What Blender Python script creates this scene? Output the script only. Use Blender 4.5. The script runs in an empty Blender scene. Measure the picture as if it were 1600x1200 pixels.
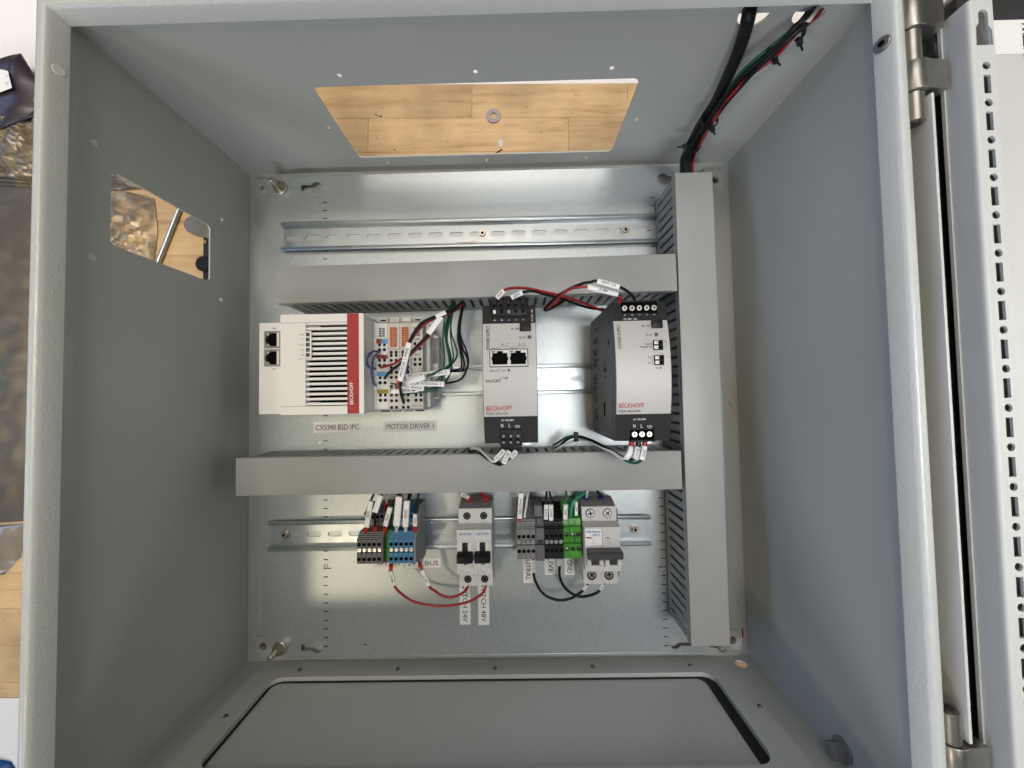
import bpy, bmesh, math, random
from mathutils import Vector, Matrix, noise
from mathutils.geometry import delaunay_2d_cdt

random.seed(7)
scene = bpy.context.scene
C = scene.collection
S = 0.001                      # everything below is written in millimetres

# ------------------------------------------------------------------ camera
cam_d = bpy.data.cameras.new('camera')
cam = bpy.data.objects.new('camera', cam_d)
C.objects.link(cam)
cam_d.sensor_width = 36.0
cam_d.lens = 590.34 / 1600 * 36.0
cam_d.clip_start = 0.01
cam_d.clip_end = 50
RX = Matrix(((0.99976, 0.0194, 0.0101), (-0.0191, 0.99921, -0.0347), (-0.0107, 0.0345, 0.99935)))
cam.matrix_world = Matrix.Translation(Vector((330.09, 312.66, 464.97)) * S) @ RX.to_4x4()
scene.camera = cam
scene.render.resolution_x, scene.render.resolution_y = 1024, 768

# ------------------------------------------------------------------ light
world = bpy.data.worlds.new('World')
scene.world = world
world.use_nodes = True
bg = world.node_tree.nodes['Background']
bg.inputs['Color'].default_value = (0.93, 0.96, 1.0, 1)
bg.inputs['Strength'].default_value = 0.02


def area(name, loc, target, sx, sy, power, color, spread=180):
    d = bpy.data.lights.new(name, 'AREA')
    d.shape = 'RECTANGLE'
    d.size, d.size_y = sx, sy
    d.energy = power
    d.color = color
    d.spread = math.radians(spread)
    o = bpy.data.objects.new(name, d)
    C.objects.link(o)
    o.location = loc
    o.rotation_euler = (Vector(target) - Vector(loc)).to_track_quat('-Z', 'Y').to_euler()
    return o


area('workshop_lamp', (-0.660, -0.620, 1.950), (0.250, 0.200, 0.000), 0.2, 0.2, 6.00, (1.000, 0.850, 0.600), 180)
area('overhead_fill', (-0.193, 1.154, 1.954), (0.300, 0.300, 0.100), 1.6, 0.7, 5.80, (1.000, 0.879, 0.724), 180)  # added overhead fill, strength and colour fitted to the scene's tones
area('side_fill', (2.154, 0.300, 1.086), (0.300, 0.300, 0.100), 0.9, 0.3, 3.35, (0.985, 1.000, 0.925), 180)  # side fills are added low lights with fitted strengths; no windows stand there
area('side_fill', (-1.554, 0.300, 1.086), (0.300, 0.300, 0.100), 0.9, 0.3, 5.20, (0.269, 0.519, 1.000), 180)  # added blue light that cools the right wall
area('side_fill', (-1.011, -1.011, 1.086), (0.300, 0.300, 0.100), 0.9, 0.3, 7.60, (0.763, 0.829, 1.000), 180)
area('side_fill', (0.300, -1.554, 1.086), (0.300, 0.300, 0.100), 0.9, 0.3, 12.40, (0.903, 0.952, 1.000), 180)
area('door_fill', (1.150, 0.300, 1.600), (1.100, 0.300, 0.000), 0.4, 1.3, 3.30, (1.000, 1.000, 0.985), 50)  # added narrow beam that brightens only the open door
area('bench_fill', (-0.620, 0.350, 1.700), (-0.600, 0.350, 0.000), 0.4, 1.3, 1.90, (1.000, 0.895, 0.711), 36)  # added narrow beam to lift the bench at the left
area('table_fill', (0.000, 1.120, 1.600), (0.000, 1.050, 0.000), 1.8, 0.4, 3.85, (1.000, 0.870, 0.766), 42)  # added beam for the table and wood behind the cabinet
area('overhead_fill', (0.500, 1.700, 1.920), (0.400, 0.500, 0.000), 1.2, 0.6, 6.40, (1.000, 0.969, 0.938), 180)  # added overhead for the bright reflection in the upper plate
area('overhead_fill', (1.000, -0.150, 1.920), (0.450, 0.220, 0.000), 0.6, 0.6, 0.80, (1.000, 1.000, 1.000), 180)  # added overhead for the bright reflection at the plate's right
area('side_fill', (-1.328, 1.240, 0.784), (0.300, 0.300, 0.100), 0.7, 0.3, 2.30, (0.435, 0.652, 1.000), 180)  # added low blue light for the upper right wall

scene.view_settings.view_transform = 'Standard'
scene.view_settings.look = 'None'
scene.view_settings.exposure = 0.0
scene.view_settings.gamma = 1.0


# ------------------------------------------------------------------ materials
def lin(v):
    v /= 255.0
    return v / 12.92 if v <= 0.04045 else ((v + 0.055) / 1.055) ** 2.4


def rgb(r, g, b):
    return (lin(r), lin(g), lin(b), 1)


def mat(name, col, rough=0.5, metal=0.0, bump=0.0, bscale=900, var=0.0, vscale=60, trans=0.0, coat=0.0, rvar=0.0,
        stretch=None, spec=0.5):
    m = bpy.data.materials.new(name)
    m.use_nodes = True
    nt = m.node_tree
    N, L = nt.nodes, nt.links
    p = N['Principled BSDF']
    p.inputs['Base Color'].default_value = col
    p.inputs['Roughness'].default_value = rough
    p.inputs['Metallic'].default_value = metal
    p.inputs['Transmission Weight'].default_value = trans
    p.inputs['Coat Weight'].default_value = coat
    p.inputs['Specular IOR Level'].default_value = spec
    if bump or var or rvar:
        geo = N.new('ShaderNodeNewGeometry')
        src = geo.outputs['Position']
        if stretch:
            mp = N.new('ShaderNodeVectorMath')
            mp.operation = 'MULTIPLY'
            mp.inputs[1].default_value = stretch
            L.new(src, mp.inputs[0])
            src = mp.outputs[0]
    if bump:
        n = N.new('ShaderNodeTexNoise')
        n.inputs['Scale'].default_value = bscale
        n.inputs['Detail'].default_value = 2.0
        L.new(src, n.inputs['Vector'])
        b = N.new('ShaderNodeBump')
        b.inputs['Strength'].default_value = bump
        b.inputs['Distance'].default_value = 0.0004
        L.new(n.outputs['Fac'], b.inputs['Height'])
        L.new(b.outputs['Normal'], p.inputs['Normal'])
    if var or rvar:
        n2 = N.new('ShaderNodeTexNoise')
        n2.inputs['Scale'].default_value = vscale
        n2.inputs['Detail'].default_value = 5.0
        L.new(src, n2.inputs['Vector'])
        if var:
            mr = N.new('ShaderNodeMapRange')
            mr.inputs['From Min'].default_value = 0.25
            mr.inputs['From Max'].default_value = 0.75
            mr.inputs['To Min'].default_value = 1 - var
            mr.inputs['To Max'].default_value = 1 + var
            L.new(n2.outputs['Fac'], mr.inputs['Value'])
            mx = N.new('ShaderNodeVectorMath')
            mx.operation = 'MULTIPLY'
            mx.inputs[0].default_value = col[:3]
            L.new(mr.outputs[0], mx.inputs[1])
            L.new(mx.outputs[0], p.inputs['Base Color'])
        if rvar:
            m2 = N.new('ShaderNodeMapRange')
            m2.inputs['From Min'].default_value = 0.25
            m2.inputs['From Max'].default_value = 0.75
            m2.inputs['To Min'].default_value = rough - rvar
            m2.inputs['To Max'].default_value = rough + rvar
            L.new(n2.outputs['Fac'], m2.inputs['Value'])
            L.new(m2.outputs[0], p.inputs['Roughness'])
    return m


M = dict(
    coat=mat('grey_powder_coat', (0.47, 0.48, 0.455, 1), 0.42, bump=0.16, bscale=420, var=0.02, vscale=9),
    coat_rough=mat('grey_orange_peel_coat', (0.52, 0.53, 0.51, 1), 0.27, bump=0.55, bscale=760, var=0.02, vscale=9),
    door=mat('lit_powder_coat', (0.56, 0.56, 0.54, 1), 0.45, bump=0.12, bscale=500, var=0.02, vscale=14),  # cabinet paint lightened, the door's stronger light put into the colour
    galv=mat('galvanised_steel', (0.445, 0.485, 0.497, 1), 0.40, 0.70, bump=0.08, bscale=420, var=0.07, vscale=210, rvar=0.03),
    rail=mat('zinc_plated_steel', (0.43, 0.475, 0.495, 1), 0.34, 0.88, var=0.06, vscale=60, rvar=0.06),
    steel=mat('nickel_steel', (0.55, 0.52, 0.46, 1), 0.30, 1.0, var=0.08, vscale=200),
    brass=mat('yellow_zinc_steel', (0.50, 0.44, 0.30, 1), 0.28, 1.0, var=0.08, vscale=200),
    chrome=mat('bright_screw_steel', (0.55, 0.55, 0.54, 1), 0.34, 1.0),
    screwgrey=mat('grey_screw_steel', (0.22, 0.22, 0.22, 1), 0.4, 0.8),
    hinge=mat('satin_nickel', (0.36, 0.345, 0.315, 1), 0.33, 0.9, var=.1, vscale=150),
    darkscrew=mat('dark_steel', (0.12, 0.12, 0.12, 1), 0.32, 0.9),
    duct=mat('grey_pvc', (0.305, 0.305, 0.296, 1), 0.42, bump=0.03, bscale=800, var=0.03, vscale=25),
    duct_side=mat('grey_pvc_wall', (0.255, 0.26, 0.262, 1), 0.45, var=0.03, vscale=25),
    white=mat('white_plastic', (0.75, 0.735, 0.705, 1), 0.42),
    offwhite=mat('off_white_plastic', (0.66, 0.65, 0.61, 1), 0.45),
    cream=mat('light_grey_plastic', (0.58, 0.56, 0.52, 1), 0.45, var=0.03, vscale=60),
    paper=mat('label_tape', (0.80, 0.785, 0.775, 1), 0.5),
    black=mat('black_plastic', (0.010, 0.010, 0.011, 1), 0.42, spec=.22),
    hole=mat('recess_shade_black', (0.003, 0.003, 0.003, 1), 0.9, spec=.08),  # near-black, paints the shade inside holes and recesses; also used for small print
    rubber=mat('black_foam_rubber', (0.010, 0.009, 0.008, 1), 0.7, bump=0.3, bscale=700),
    band=mat('charcoal_plastic', (0.024, 0.023, 0.022, 1), 0.55, bump=0.15, bscale=1200, spec=.2),
    silver=mat('silver_lacquer', (0.47, 0.455, 0.44, 1), 0.46, 0.15, bump=0.18, bscale=1300, var=0.05, vscale=900),
    anod=mat('dark_anodised_metal', (0.060, 0.068, 0.078, 1), 0.38, 0.55, var=0.05, vscale=40),
    print=mat('black_print', (0.008, 0.008, 0.008, 1), 0.7, spec=.15),
    lightprint=mat('white_print', (0.75, 0.75, 0.73, 1), 0.6),
    greyprint=mat('grey_print', (0.20, 0.20, 0.20, 1), 0.6),
    redprint=mat('red_print', (0.36, 0.018, 0.022, 1), 0.5),
    blueprint=mat('blue_print', (0.015, 0.07, 0.26, 1), 0.5),
    skyprint=mat('sky_blue_print', (0.04, 0.20, 0.42, 1), 0.5),
    tealprint=mat('dark_teal_print', (0.01, 0.06, 0.075, 1), 0.5),
    redstripe=mat('red_plastic', (0.34, 0.012, 0.016, 1), 0.45),
    red=mat('red_terminal_plastic', (0.26, 0.012, 0.014, 1), 0.4),
    blue=mat('sky_blue_terminal_plastic', (0.10, 0.30, 0.55, 1), 0.4),
    olive=mat('yellow_terminal_plastic', (0.30, 0.22, 0.015, 1), 0.4),
    orange=mat('orange_terminal_plastic', (0.62, 0.15, 0.035, 1), 0.4),
    tgrey=mat('dark_grey_polyamide', (0.105, 0.103, 0.105, 1), 0.45),
    tmid=mat('mid_grey_polyamide', (0.18, 0.175, 0.18, 1), 0.45),
    tplate=mat('grey_polyamide_plate', (0.20, 0.20, 0.205, 1), 0.45),
    tblue=mat('blue_polyamide', (0.030, 0.165, 0.33, 1), 0.42),
    tblack=mat('black_polyamide', (0.011, 0.010, 0.011, 1), 0.42, spec=.25),
    tgreen=mat('green_polyamide', (0.040, 0.22, 0.016, 1), 0.4, var=0.4, vscale=70),
    clampgrey=mat('slate_grey_polyamide', (0.10, 0.095, 0.11, 1), 0.45),
    breaker=mat('pale_grey_thermoset', (0.57, 0.57, 0.55, 1), 0.45),
    breaker2=mat('beige_grey_thermoset', (0.54, 0.52, 0.49, 1), 0.45, var=0.02, vscale=90),
    breaker_shade=mat('shaded_thermoset', (0.20, 0.20, 0.20, 1), 0.5),  # breaker plastic darkened, shade of the upper end put into the colour
    handle=mat('charcoal_handle_plastic', (0.050, 0.050, 0.048, 1), 0.42),
    red_wire=mat('red_pvc', (0.30, 0.014, 0.018, 1), 0.36),
    black_wire=mat('black_pvc', (0.008, 0.008, 0.009, 1), 0.42, spec=.25),
    white_wire=mat('white_pvc', (0.60, 0.59, 0.56, 1), 0.4),
    green_wire=mat('dark_green_pvc', (0.008, 0.085, 0.045, 1), 0.36),
    light_green_wire=mat('green_pvc', (0.02, 0.14, 0.055, 1), 0.36),
    teal_wire=mat('teal_pvc', (0.015, 0.26, 0.19, 1), 0.36),
    blue_wire=mat('blue_pvc', (0.02, 0.055, 0.20, 1), 0.36),
    red_ferrule=mat('red_ferrule_plastic', (0.45, 0.022, 0.018, 1), 0.35),
    white_ferrule=mat('white_ferrule_plastic', (0.66, 0.66, 0.64, 1), 0.35),
    blue_ferrule=mat('blue_ferrule_plastic', (0.01, 0.035, 0.19, 1), 0.35),
    black_ferrule=mat('black_ferrule_plastic', (0.012, 0.012, 0.012, 1), 0.35),
    tabletop=mat('white_laminate', (0.74, 0.71, 0.69, 1), 0.5, var=0.015, vscale=6),
    bagpurple=mat('purple_black_antistatic_film', (0.035, 0.026, 0.038, 1), 0.35, 0.2, var=0.25, vscale=30),
    clear=mat('clear_plastic', (0.8, 0.8, 0.78, 1), 0.12, trans=0.9),
    slate=mat('grey_translucent_rubber', (0.14, 0.125, 0.11, 1), 0.35),
    pcb=mat('black_solder_mask', (0.008, 0.010, 0.010, 1), 0.4),
    bluecloth=mat('blue_plastic_film', (0.01, 0.10, 0.30, 1), 0.3),
    washer=mat('dull_zinc', (0.26, 0.25, 0.24, 1), 0.45, 0.6),
)


def wood_material():
    m = bpy.data.materials.new('maple_butcher_block')
    m.use_nodes = True
    nt = m.node_tree
    N, L = nt.nodes, nt.links
    p = N['Principled BSDF']
    p.inputs['Roughness'].default_value = 0.42
    info = N.new('ShaderNodeObjectInfo')
    geo = N.new('ShaderNodeNewGeometry')
    mp = N.new('ShaderNodeVectorMath')
    mp.operation = 'MULTIPLY'
    mp.inputs[1].default_value = (5.0, 60.0, 5.0)
    L.new(geo.outputs['Position'], mp.inputs[0])
    off = N.new('ShaderNodeVectorMath')
    off.operation = 'ADD'
    L.new(mp.outputs[0], off.inputs[0])
    sc = N.new('ShaderNodeMath')
    sc.operation = 'MULTIPLY'
    sc.inputs[1].default_value = 40
    L.new(info.outputs['Random'], sc.inputs[0])
    L.new(sc.outputs[0], off.inputs[1])
    n = N.new('ShaderNodeTexNoise')
    n.inputs['Scale'].default_value = 1.6
    n.inputs['Detail'].default_value = 8
    n.inputs['Roughness'].default_value = 0.66
    n.inputs['Distortion'].default_value = 0.35
    L.new(off.outputs[0], n.inputs['Vector'])
    rampn = N.new('ShaderNodeValToRGB')
    e = rampn.color_ramp.elements
    e[0].position, e[0].color = 0.30, (0.42, 0.25, 0.115, 1)
    e[1].position, e[1].color = 0.62, (0.66, 0.455, 0.232, 1)
    e2 = rampn.color_ramp.elements.new(0.45)
    e2.color = (0.60, 0.395, 0.192, 1)
    L.new(n.outputs['Fac'], rampn.inputs['Fac'])
    # broad grey-brown soiling, and small dark marks
    n2 = N.new('ShaderNodeTexNoise')
    n2.inputs['Scale'].default_value = 12
    n2.inputs['Detail'].default_value = 6
    L.new(geo.outputs['Position'], n2.inputs['Vector'])
    r2 = N.new('ShaderNodeMapRange')
    r2.inputs['From Min'].default_value = 0.36
    r2.inputs['From Max'].default_value = 0.62
    r2.inputs['To Min'].default_value = 0.72
    r2.inputs['To Max'].default_value = 1.05
    L.new(n2.outputs['Fac'], r2.inputs['Value'])
    n3 = N.new('ShaderNodeTexNoise')
    n3.inputs['Scale'].default_value = 1.0
    n3.inputs['Detail'].default_value = 3
    mp3 = N.new('ShaderNodeVectorMath')
    mp3.operation = 'MULTIPLY'
    mp3.inputs[1].default_value = (110, 330, 110)
    L.new(geo.outputs['Position'], mp3.inputs[0])
    L.new(mp3.outputs[0], n3.inputs['Vector'])
    r3 = N.new('ShaderNodeMapRange')
    r3.inputs['From Min'].default_value = 0.24
    r3.inputs['From Max'].default_value = 0.32
    r3.inputs['To Min'].default_value = 0.55
    r3.inputs['To Max'].default_value = 1.0
    L.new(n3.outputs['Fac'], r3.inputs['Value'])
    rv = N.new('ShaderNodeMapRange')
    rv.inputs['To Min'].default_value = 0.86
    rv.inputs['To Max'].default_value = 1.10
    L.new(info.outputs['Random'], rv.inputs['Value'])
    m1 = N.new('ShaderNodeMath'); m1.operation = 'MULTIPLY'
    m2 = N.new('ShaderNodeMath'); m2.operation = 'MULTIPLY'
    L.new(r2.outputs[0], m1.inputs[0]); L.new(r3.outputs[0], m1.inputs[1])
    L.new(m1.outputs[0], m2.inputs[0]); L.new(rv.outputs[0], m2.inputs[1])
    vm = N.new('ShaderNodeVectorMath'); vm.operation = 'MULTIPLY'
    L.new(rampn.outputs['Color'], vm.inputs[0]); L.new(m2.outputs[0], vm.inputs[1])
    L.new(vm.outputs[0], p.inputs['Base Color'])
    return m


def film_material(name, c0, c1, rough, metal):
    """metallised antistatic film: partly mirror, partly see-through brown"""
    m = bpy.data.materials.new(name)
    m.use_nodes = True
    nt = m.node_tree
    N, L = nt.nodes, nt.links
    p = N['Principled BSDF']
    geo = N.new('ShaderNodeNewGeometry')
    n = N.new('ShaderNodeTexNoise')
    n.inputs['Scale'].default_value = 38
    n.inputs['Detail'].default_value = 4
    n.inputs['Distortion'].default_value = 1.2
    L.new(geo.outputs['Position'], n.inputs['Vector'])
    r = N.new('ShaderNodeValToRGB')
    r.color_ramp.elements[0].position = 0.42
    r.color_ramp.elements[0].color = c0
    r.color_ramp.elements[1].position = 0.58
    r.color_ramp.elements[1].color = c1
    L.new(n.outputs['Fac'], r.inputs['Fac'])
    L.new(r.outputs['Color'], p.inputs['Base Color'])
    p.inputs['Metallic'].default_value = metal
    p.inputs['Roughness'].default_value = rough
    return m


M['wood'] = wood_material()
M['bag_crinkle'] = film_material('crinkled_brown_film', (0.17, 0.135, 0.095, 1), (0.40, 0.285, 0.15, 1), 0.30, 0.15)
M['bag_silver'] = film_material('crinkled_silver_film', (0.15, 0.13, 0.105, 1), (0.26, 0.205, 0.13, 1), 0.30, 0.3)
M['bag_smooth'] = film_material('dull_shielding_film', (0.068, 0.056, 0.040, 1), (0.092, 0.074, 0.049, 1), 0.44, 0.05)

# ------------------------------------------------------------------ helpers
BASE = {}


def tag(o, label, cat, group=None):
    o['label'] = label
    o['category'] = cat
    if group:
        o['group'] = group
    return o


def thing(name, label, cat, loc, group=None):
    o = bpy.data.objects.new(name, None)
    o.empty_display_size = 0.01
    C.objects.link(o)
    o.location = Vector(loc) * S
    BASE[o.name] = Vector(loc)
    return tag(o, label, cat, group)


def rrect(x0, x1, y0, y1, r=0.0, seg=5):
    if r <= 0:
        return [(x0, y0), (x1, y0), (x1, y1), (x0, y1)]
    out = []
    for cx, cy, a0 in ((x1 - r, y0 + r, -90), (x1 - r, y1 - r, 0), (x0 + r, y1 - r, 90), (x0 + r, y0 + r, 180)):
        for k in range(seg + 1):
            a = math.radians(a0 + 90 * k / seg)
            out.append((cx + r * math.cos(a), cy + r * math.sin(a)))
    return out


def circ(x, y, r, seg=16):
    return [(x + r * math.cos(2 * math.pi * k / seg), y + r * math.sin(2 * math.pi * k / seg)) for k in range(seg)]


def inside(p, loop):
    x, y = p
    c = False
    j = len(loop) - 1
    for i in range(len(loop)):
        xi, yi = loop[i]
        xj, yj = loop[j]
        if (yi > y) != (yj > y) and x < (xj - xi) * (y - yi) / (yj - yi) + xi:
            c = not c
        j = i
    return c


MAPS = {
    'z': lambda u, v, w: (u, v, w),     # sheet in x,y ; thickness z
    'y': lambda u, v, w: (u, w, v),     # sheet in x,z ; thickness y
    'x': lambda u, v, w: (w, u, v),     # sheet in y,z ; thickness x
}


class MB:
    def __init__(s):
        s.bm = bmesh.new()

    def box(s, x0, x1, y0, y1, z0, z1, bev=0.0, seg=2):
        r = bmesh.ops.create_cube(s.bm, size=1.0)
        vs = r['verts']
        for v in vs:
            v.co = Vector((x0 + (v.co.x + .5) * (x1 - x0), y0 + (v.co.y + .5) * (y1 - y0), z0 + (v.co.z + .5) * (z1 - z0)))
        if bev > 0:
            es = list({e for v in vs for e in v.link_edges})
            bmesh.ops.bevel(s.bm, geom=es, offset=bev, segments=seg, profile=0.5, affect='EDGES')
        return s

    def prism(s, loop, axis, a, b, bev=0.0):
        f = MAPS[axis]
        n = len(loop)
        va = [s.bm.verts.new(f(u, v, a)) for u, v in loop]
        vb = [s.bm.verts.new(f(u, v, b)) for u, v in loop]
        fs = [s.bm.faces.new(va), s.bm.faces.new(vb[::-1])]
        for i in range(n):
            fs.append(s.bm.faces.new((va[i], vb[i], vb[(i + 1) % n], va[(i + 1) % n])))
        if bev > 0:
            es = list({e for q in fs[:2] for e in q.edges})
            bmesh.ops.bevel(s.bm, geom=es, offset=bev, segments=2, profile=0.5, affect='EDGES')
        return s

    def sheet(s, outer, holes, axis, a, b):
        f = MAPS[axis]
        loops = [outer] + list(holes)
        vs, es = [], []
        for lp in loops:
            o = len(vs)
            vs += [Vector(p) for p in lp]
            es += [(o + i, o + (i + 1) % len(lp)) for i in range(len(lp))]
        ov, oe, of, _, _, _ = delaunay_2d_cdt(vs, es, [], 0, 1e-5)
        for w in (a, b):
            bv = [s.bm.verts.new(f(v.x, v.y, w)) for v in ov]
            for t in of:
                c = sum((ov[i] for i in t), Vector((0, 0))) / len(t)
                if inside(c, outer) and not any(inside(c, h) for h in holes):
                    try:
                        s.bm.faces.new([bv[i] for i in t])
                    except ValueError:
                        pass
        for lp in loops:
            A = [s.bm.verts.new(f(u, v, a)) for u, v in lp]
            B = [s.bm.verts.new(f(u, v, b)) for u, v in lp]
            for i in range(len(lp)):
                j = (i + 1) % len(lp)
                s.bm.faces.new((A[i], A[j], B[j], B[i]))
        bmesh.ops.remove_doubles(s.bm, verts=s.bm.verts, dist=1e-4)
        return s

    def cyl(s, c, d, r, h, r2=None, seg=16, bev=0.0):
        """cylinder/cone from point c along direction d"""
        d = Vector(d).normalized()
        q = d.to_track_quat('Z', 'Y').to_matrix()
        r2 = r if r2 is None else r2
        c = Vector(c)
        rings = [(r, 0), (r2, h)]
        if bev > 0:
            rings = [(r, 0), (r2, h - bev), (r2 - bev, h)]
        vv = []
        for rr, hh in rings:
            vv.append([s.bm.verts.new(c + q @ Vector((rr * math.cos(2 * math.pi * k / seg), rr * math.sin(2 * math.pi * k / seg), hh))) for k in range(seg)])
        s.bm.faces.new(vv[0][::-1])
        s.bm.faces.new(vv[-1])
        for a, b in zip(vv, vv[1:]):
            for k in range(seg):
                s.bm.faces.new((a[k], a[(k + 1) % seg], b[(k + 1) % seg], b[k]))
        return s

    def ring(s, c, d, ro, ri, h, seg=24):
        d = Vector(d).normalized()
        q = d.to_track_quat('Z', 'Y').to_matrix()
        c = Vector(c)
        P = []
        for rr, hh in ((ro, 0), (ro, h), (ri, h), (ri, 0)):
            P.append([s.bm.verts.new(c + q @ Vector((rr * math.cos(2 * math.pi * k / seg), rr * math.sin(2 * math.pi * k / seg), hh))) for k in range(seg)])
        for i in range(4):
            a, b = P[i], P[(i + 1) % 4]
            for k in range(seg):
                s.bm.faces.new((a[k], a[(k + 1) % seg], b[(k + 1) % seg], b[k]))
        return s

    def tube(s, pts, r, seg=10, sub=6, flat=None, up=None):
        P = spline(pts, sub) if sub > 1 else [Vector(p) for p in pts]
        T = []
        for i in range(len(P)):
            t = P[min(i + 1, len(P) - 1)] - P[max(i - 1, 0)]
            T.append(t.normalized())
        n = T[0].orthogonal().normalized()
        if up is not None:
            n = (Vector(up) - T[0] * T[0].dot(Vector(up))).normalized()
        prev = None
        for i, (p, t) in enumerate(zip(P, T)):
            if up is not None:
                n = (Vector(up) - t * t.dot(Vector(up))).normalized()
            else:
                n = (n - t * n.dot(t)).normalized()
            b = t.cross(n)
            ring = []
            for k in range(seg):
                a = 2 * math.pi * (k + .5) / seg
                if flat:
                    ca, sa = math.cos(a), math.sin(a)
                    ex = 0.45
                    u = math.copysign(abs(ca) ** ex, ca) * flat[0]
                    w = math.copysign(abs(sa) ** ex, sa) * flat[1]
                else:
                    u, w = r * math.cos(a), r * math.sin(a)
                ring.append(s.bm.verts.new(p + b * u + n * w))
            if prev:
                for k in range(seg):
                    s.bm.faces.new((prev[k], prev[(k + 1) % seg], ring[(k + 1) % seg], ring[k]))
            else:
                s.bm.faces.new(ring[::-1])
            prev = ring
        s.bm.faces.new(prev)
        return s

    def build(s, name, m, parent=None, smooth=35, stuff=False):
        base = Vector((0, 0, 0))
        if parent is not None:
            base = BASE[parent.name]
        for v in s.bm.verts:
            v.co = (v.co - base) * S
        bmesh.ops.recalc_face_normals(s.bm, faces=s.bm.faces)
        me = bpy.data.meshes.new(name)
        s.bm.to_mesh(me)
        s.bm.free()
        me.materials.append(M[m] if isinstance(m, str) else m)
        if smooth:
            me.shade_smooth()
            me.set_sharp_from_angle(angle=math.radians(smooth))
        o = bpy.data.objects.new(name, me)
        C.objects.link(o)
        if parent is not None:
            o.parent = parent
        BASE[o.name] = base
        if stuff:
            o['kind'] = 'stuff'
        return o

    def solo(s, name, m, label, cat, group=None, loc=None, smooth=35):
        """a thing that is one mesh: origin at its base"""
        if loc is None:
            xs = [v.co for v in s.bm.verts]
            loc = Vector((sum(v.x for v in xs) / len(xs), sum(v.y for v in xs) / len(xs), min(v.z for v in xs)))
        loc = Vector(loc)
        for v in s.bm.verts:
            v.co = v.co - loc
        o = s.build(name, m, None, smooth)
        o.location = loc * S
        BASE[o.name] = loc
        return tag(o, label, cat, group)


def spline(pts, sub):
    P = [Vector(p) for p in pts]
    if len(P) == 2:
        return P
    out = []
    E = [P[0] * 2 - P[1]] + P + [P[-1] * 2 - P[-2]]
    for i in range(1, len(E) - 2):
        p0, p1, p2, p3 = E[i - 1:i + 3]
        for k in range(sub):
            t = k / sub
            out.append(0.5 * ((2 * p1) + (p2 - p0) * t + (2 * p0 - 5 * p1 + 4 * p2 - p3) * t * t + (3 * p1 - p0 - 3 * p2 + p3) * t ** 3))
    out.append(P[-1])
    return out


def again(o, d, parent=None):
    """another object sharing o's mesh, shifted by d millimetres"""
    c = o.copy()
    C.objects.link(c)
    c.location = o.location + Vector(d) * S
    if parent is not None:
        c.parent = parent
    BASE[c.name] = BASE[o.name]
    return c


def txt(s, pos, h, m, parent, w=None, rot=0, mtx=None, bold=0.0, zf=None, name='lettering', shear=0.0, ax='C'):
    """flat printed lettering; pos = centre in mm, h = capital height, w = length"""
    cu = bpy.data.curves.new('lettering', 'FONT')
    cu.body = s
    cu.size = 10
    cu.resolution_u = 2
    cu.offset = bold
    cu.shear = shear
    t = bpy.data.objects.new('lettering', cu)
    me = bpy.data.meshes.new_from_object(t)
    bpy.data.objects.remove(t)
    bpy.data.curves.remove(cu)
    xs = [v.co.x for v in me.vertices]
    ys = [v.co.y for v in me.vertices]
    x0, x1, y0, y1 = min(xs), max(xs), min(ys), max(ys)
    ky = h / (y1 - y0)
    kx = ky if w is None else w / (x1 - x0)
    if mtx is None:
        mtx = Matrix.Translation(Vector(pos)) @ Matrix.Rotation(math.radians(rot), 4, 'Z')
    sh = {'C': (x0 + x1) / 2, 'L': x0, 'R': x1}[ax]
    base = BASE[parent.name]
    for v in me.vertices:
        p = mtx @ Vector(((v.co.x - sh) * kx, (v.co.y - (y0 + y1) / 2) * ky, 0))
        if zf:
            p.z = zf(p.y) + 0.22
        v.co = (p - base) * S
    me.materials.append(M[m])
    o = bpy.data.objects.new(name, me)
    C.objects.link(o)
    o.parent = parent
    BASE[o.name] = base
    return o


def screw(parent, c, r, h=1.0, d=(0, 0, 1), name='screw', m='chrome', slot='cross', rot=30):
    d = Vector(d).normalized()
    mb = MB().cyl(c, d, r, h, bev=min(0.35 * h, 0.3 * r), seg=16)
    o = mb.build(name, m, parent)
    q = d.to_track_quat('Z', 'Y').to_matrix() @ Matrix.Rotation(math.radians(rot), 3, 'Z')
    mb = MB()
    for k in ((1, 0.22), (0.22, 1)) if slot == 'cross' else ((1, 0.22),):
        n0 = len(mb.bm.verts)
        mb.box(-r * .68 * k[0], r * .68 * k[0], -r * .68 * k[1], r * .68 * k[1], h - .2, h + .06 + .02 * k[0])
        mb.bm.verts.ensure_lookup_table()
        for v in mb.bm.verts[n0:]:
            v.co = Vector(c) + q @ v.co
    mb.build('drive_slot', 'hole', o, smooth=0)
    return o

# ================================================================== SETTING
def struct(o):
    o['kind'] = 'structure'
    return o


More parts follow.
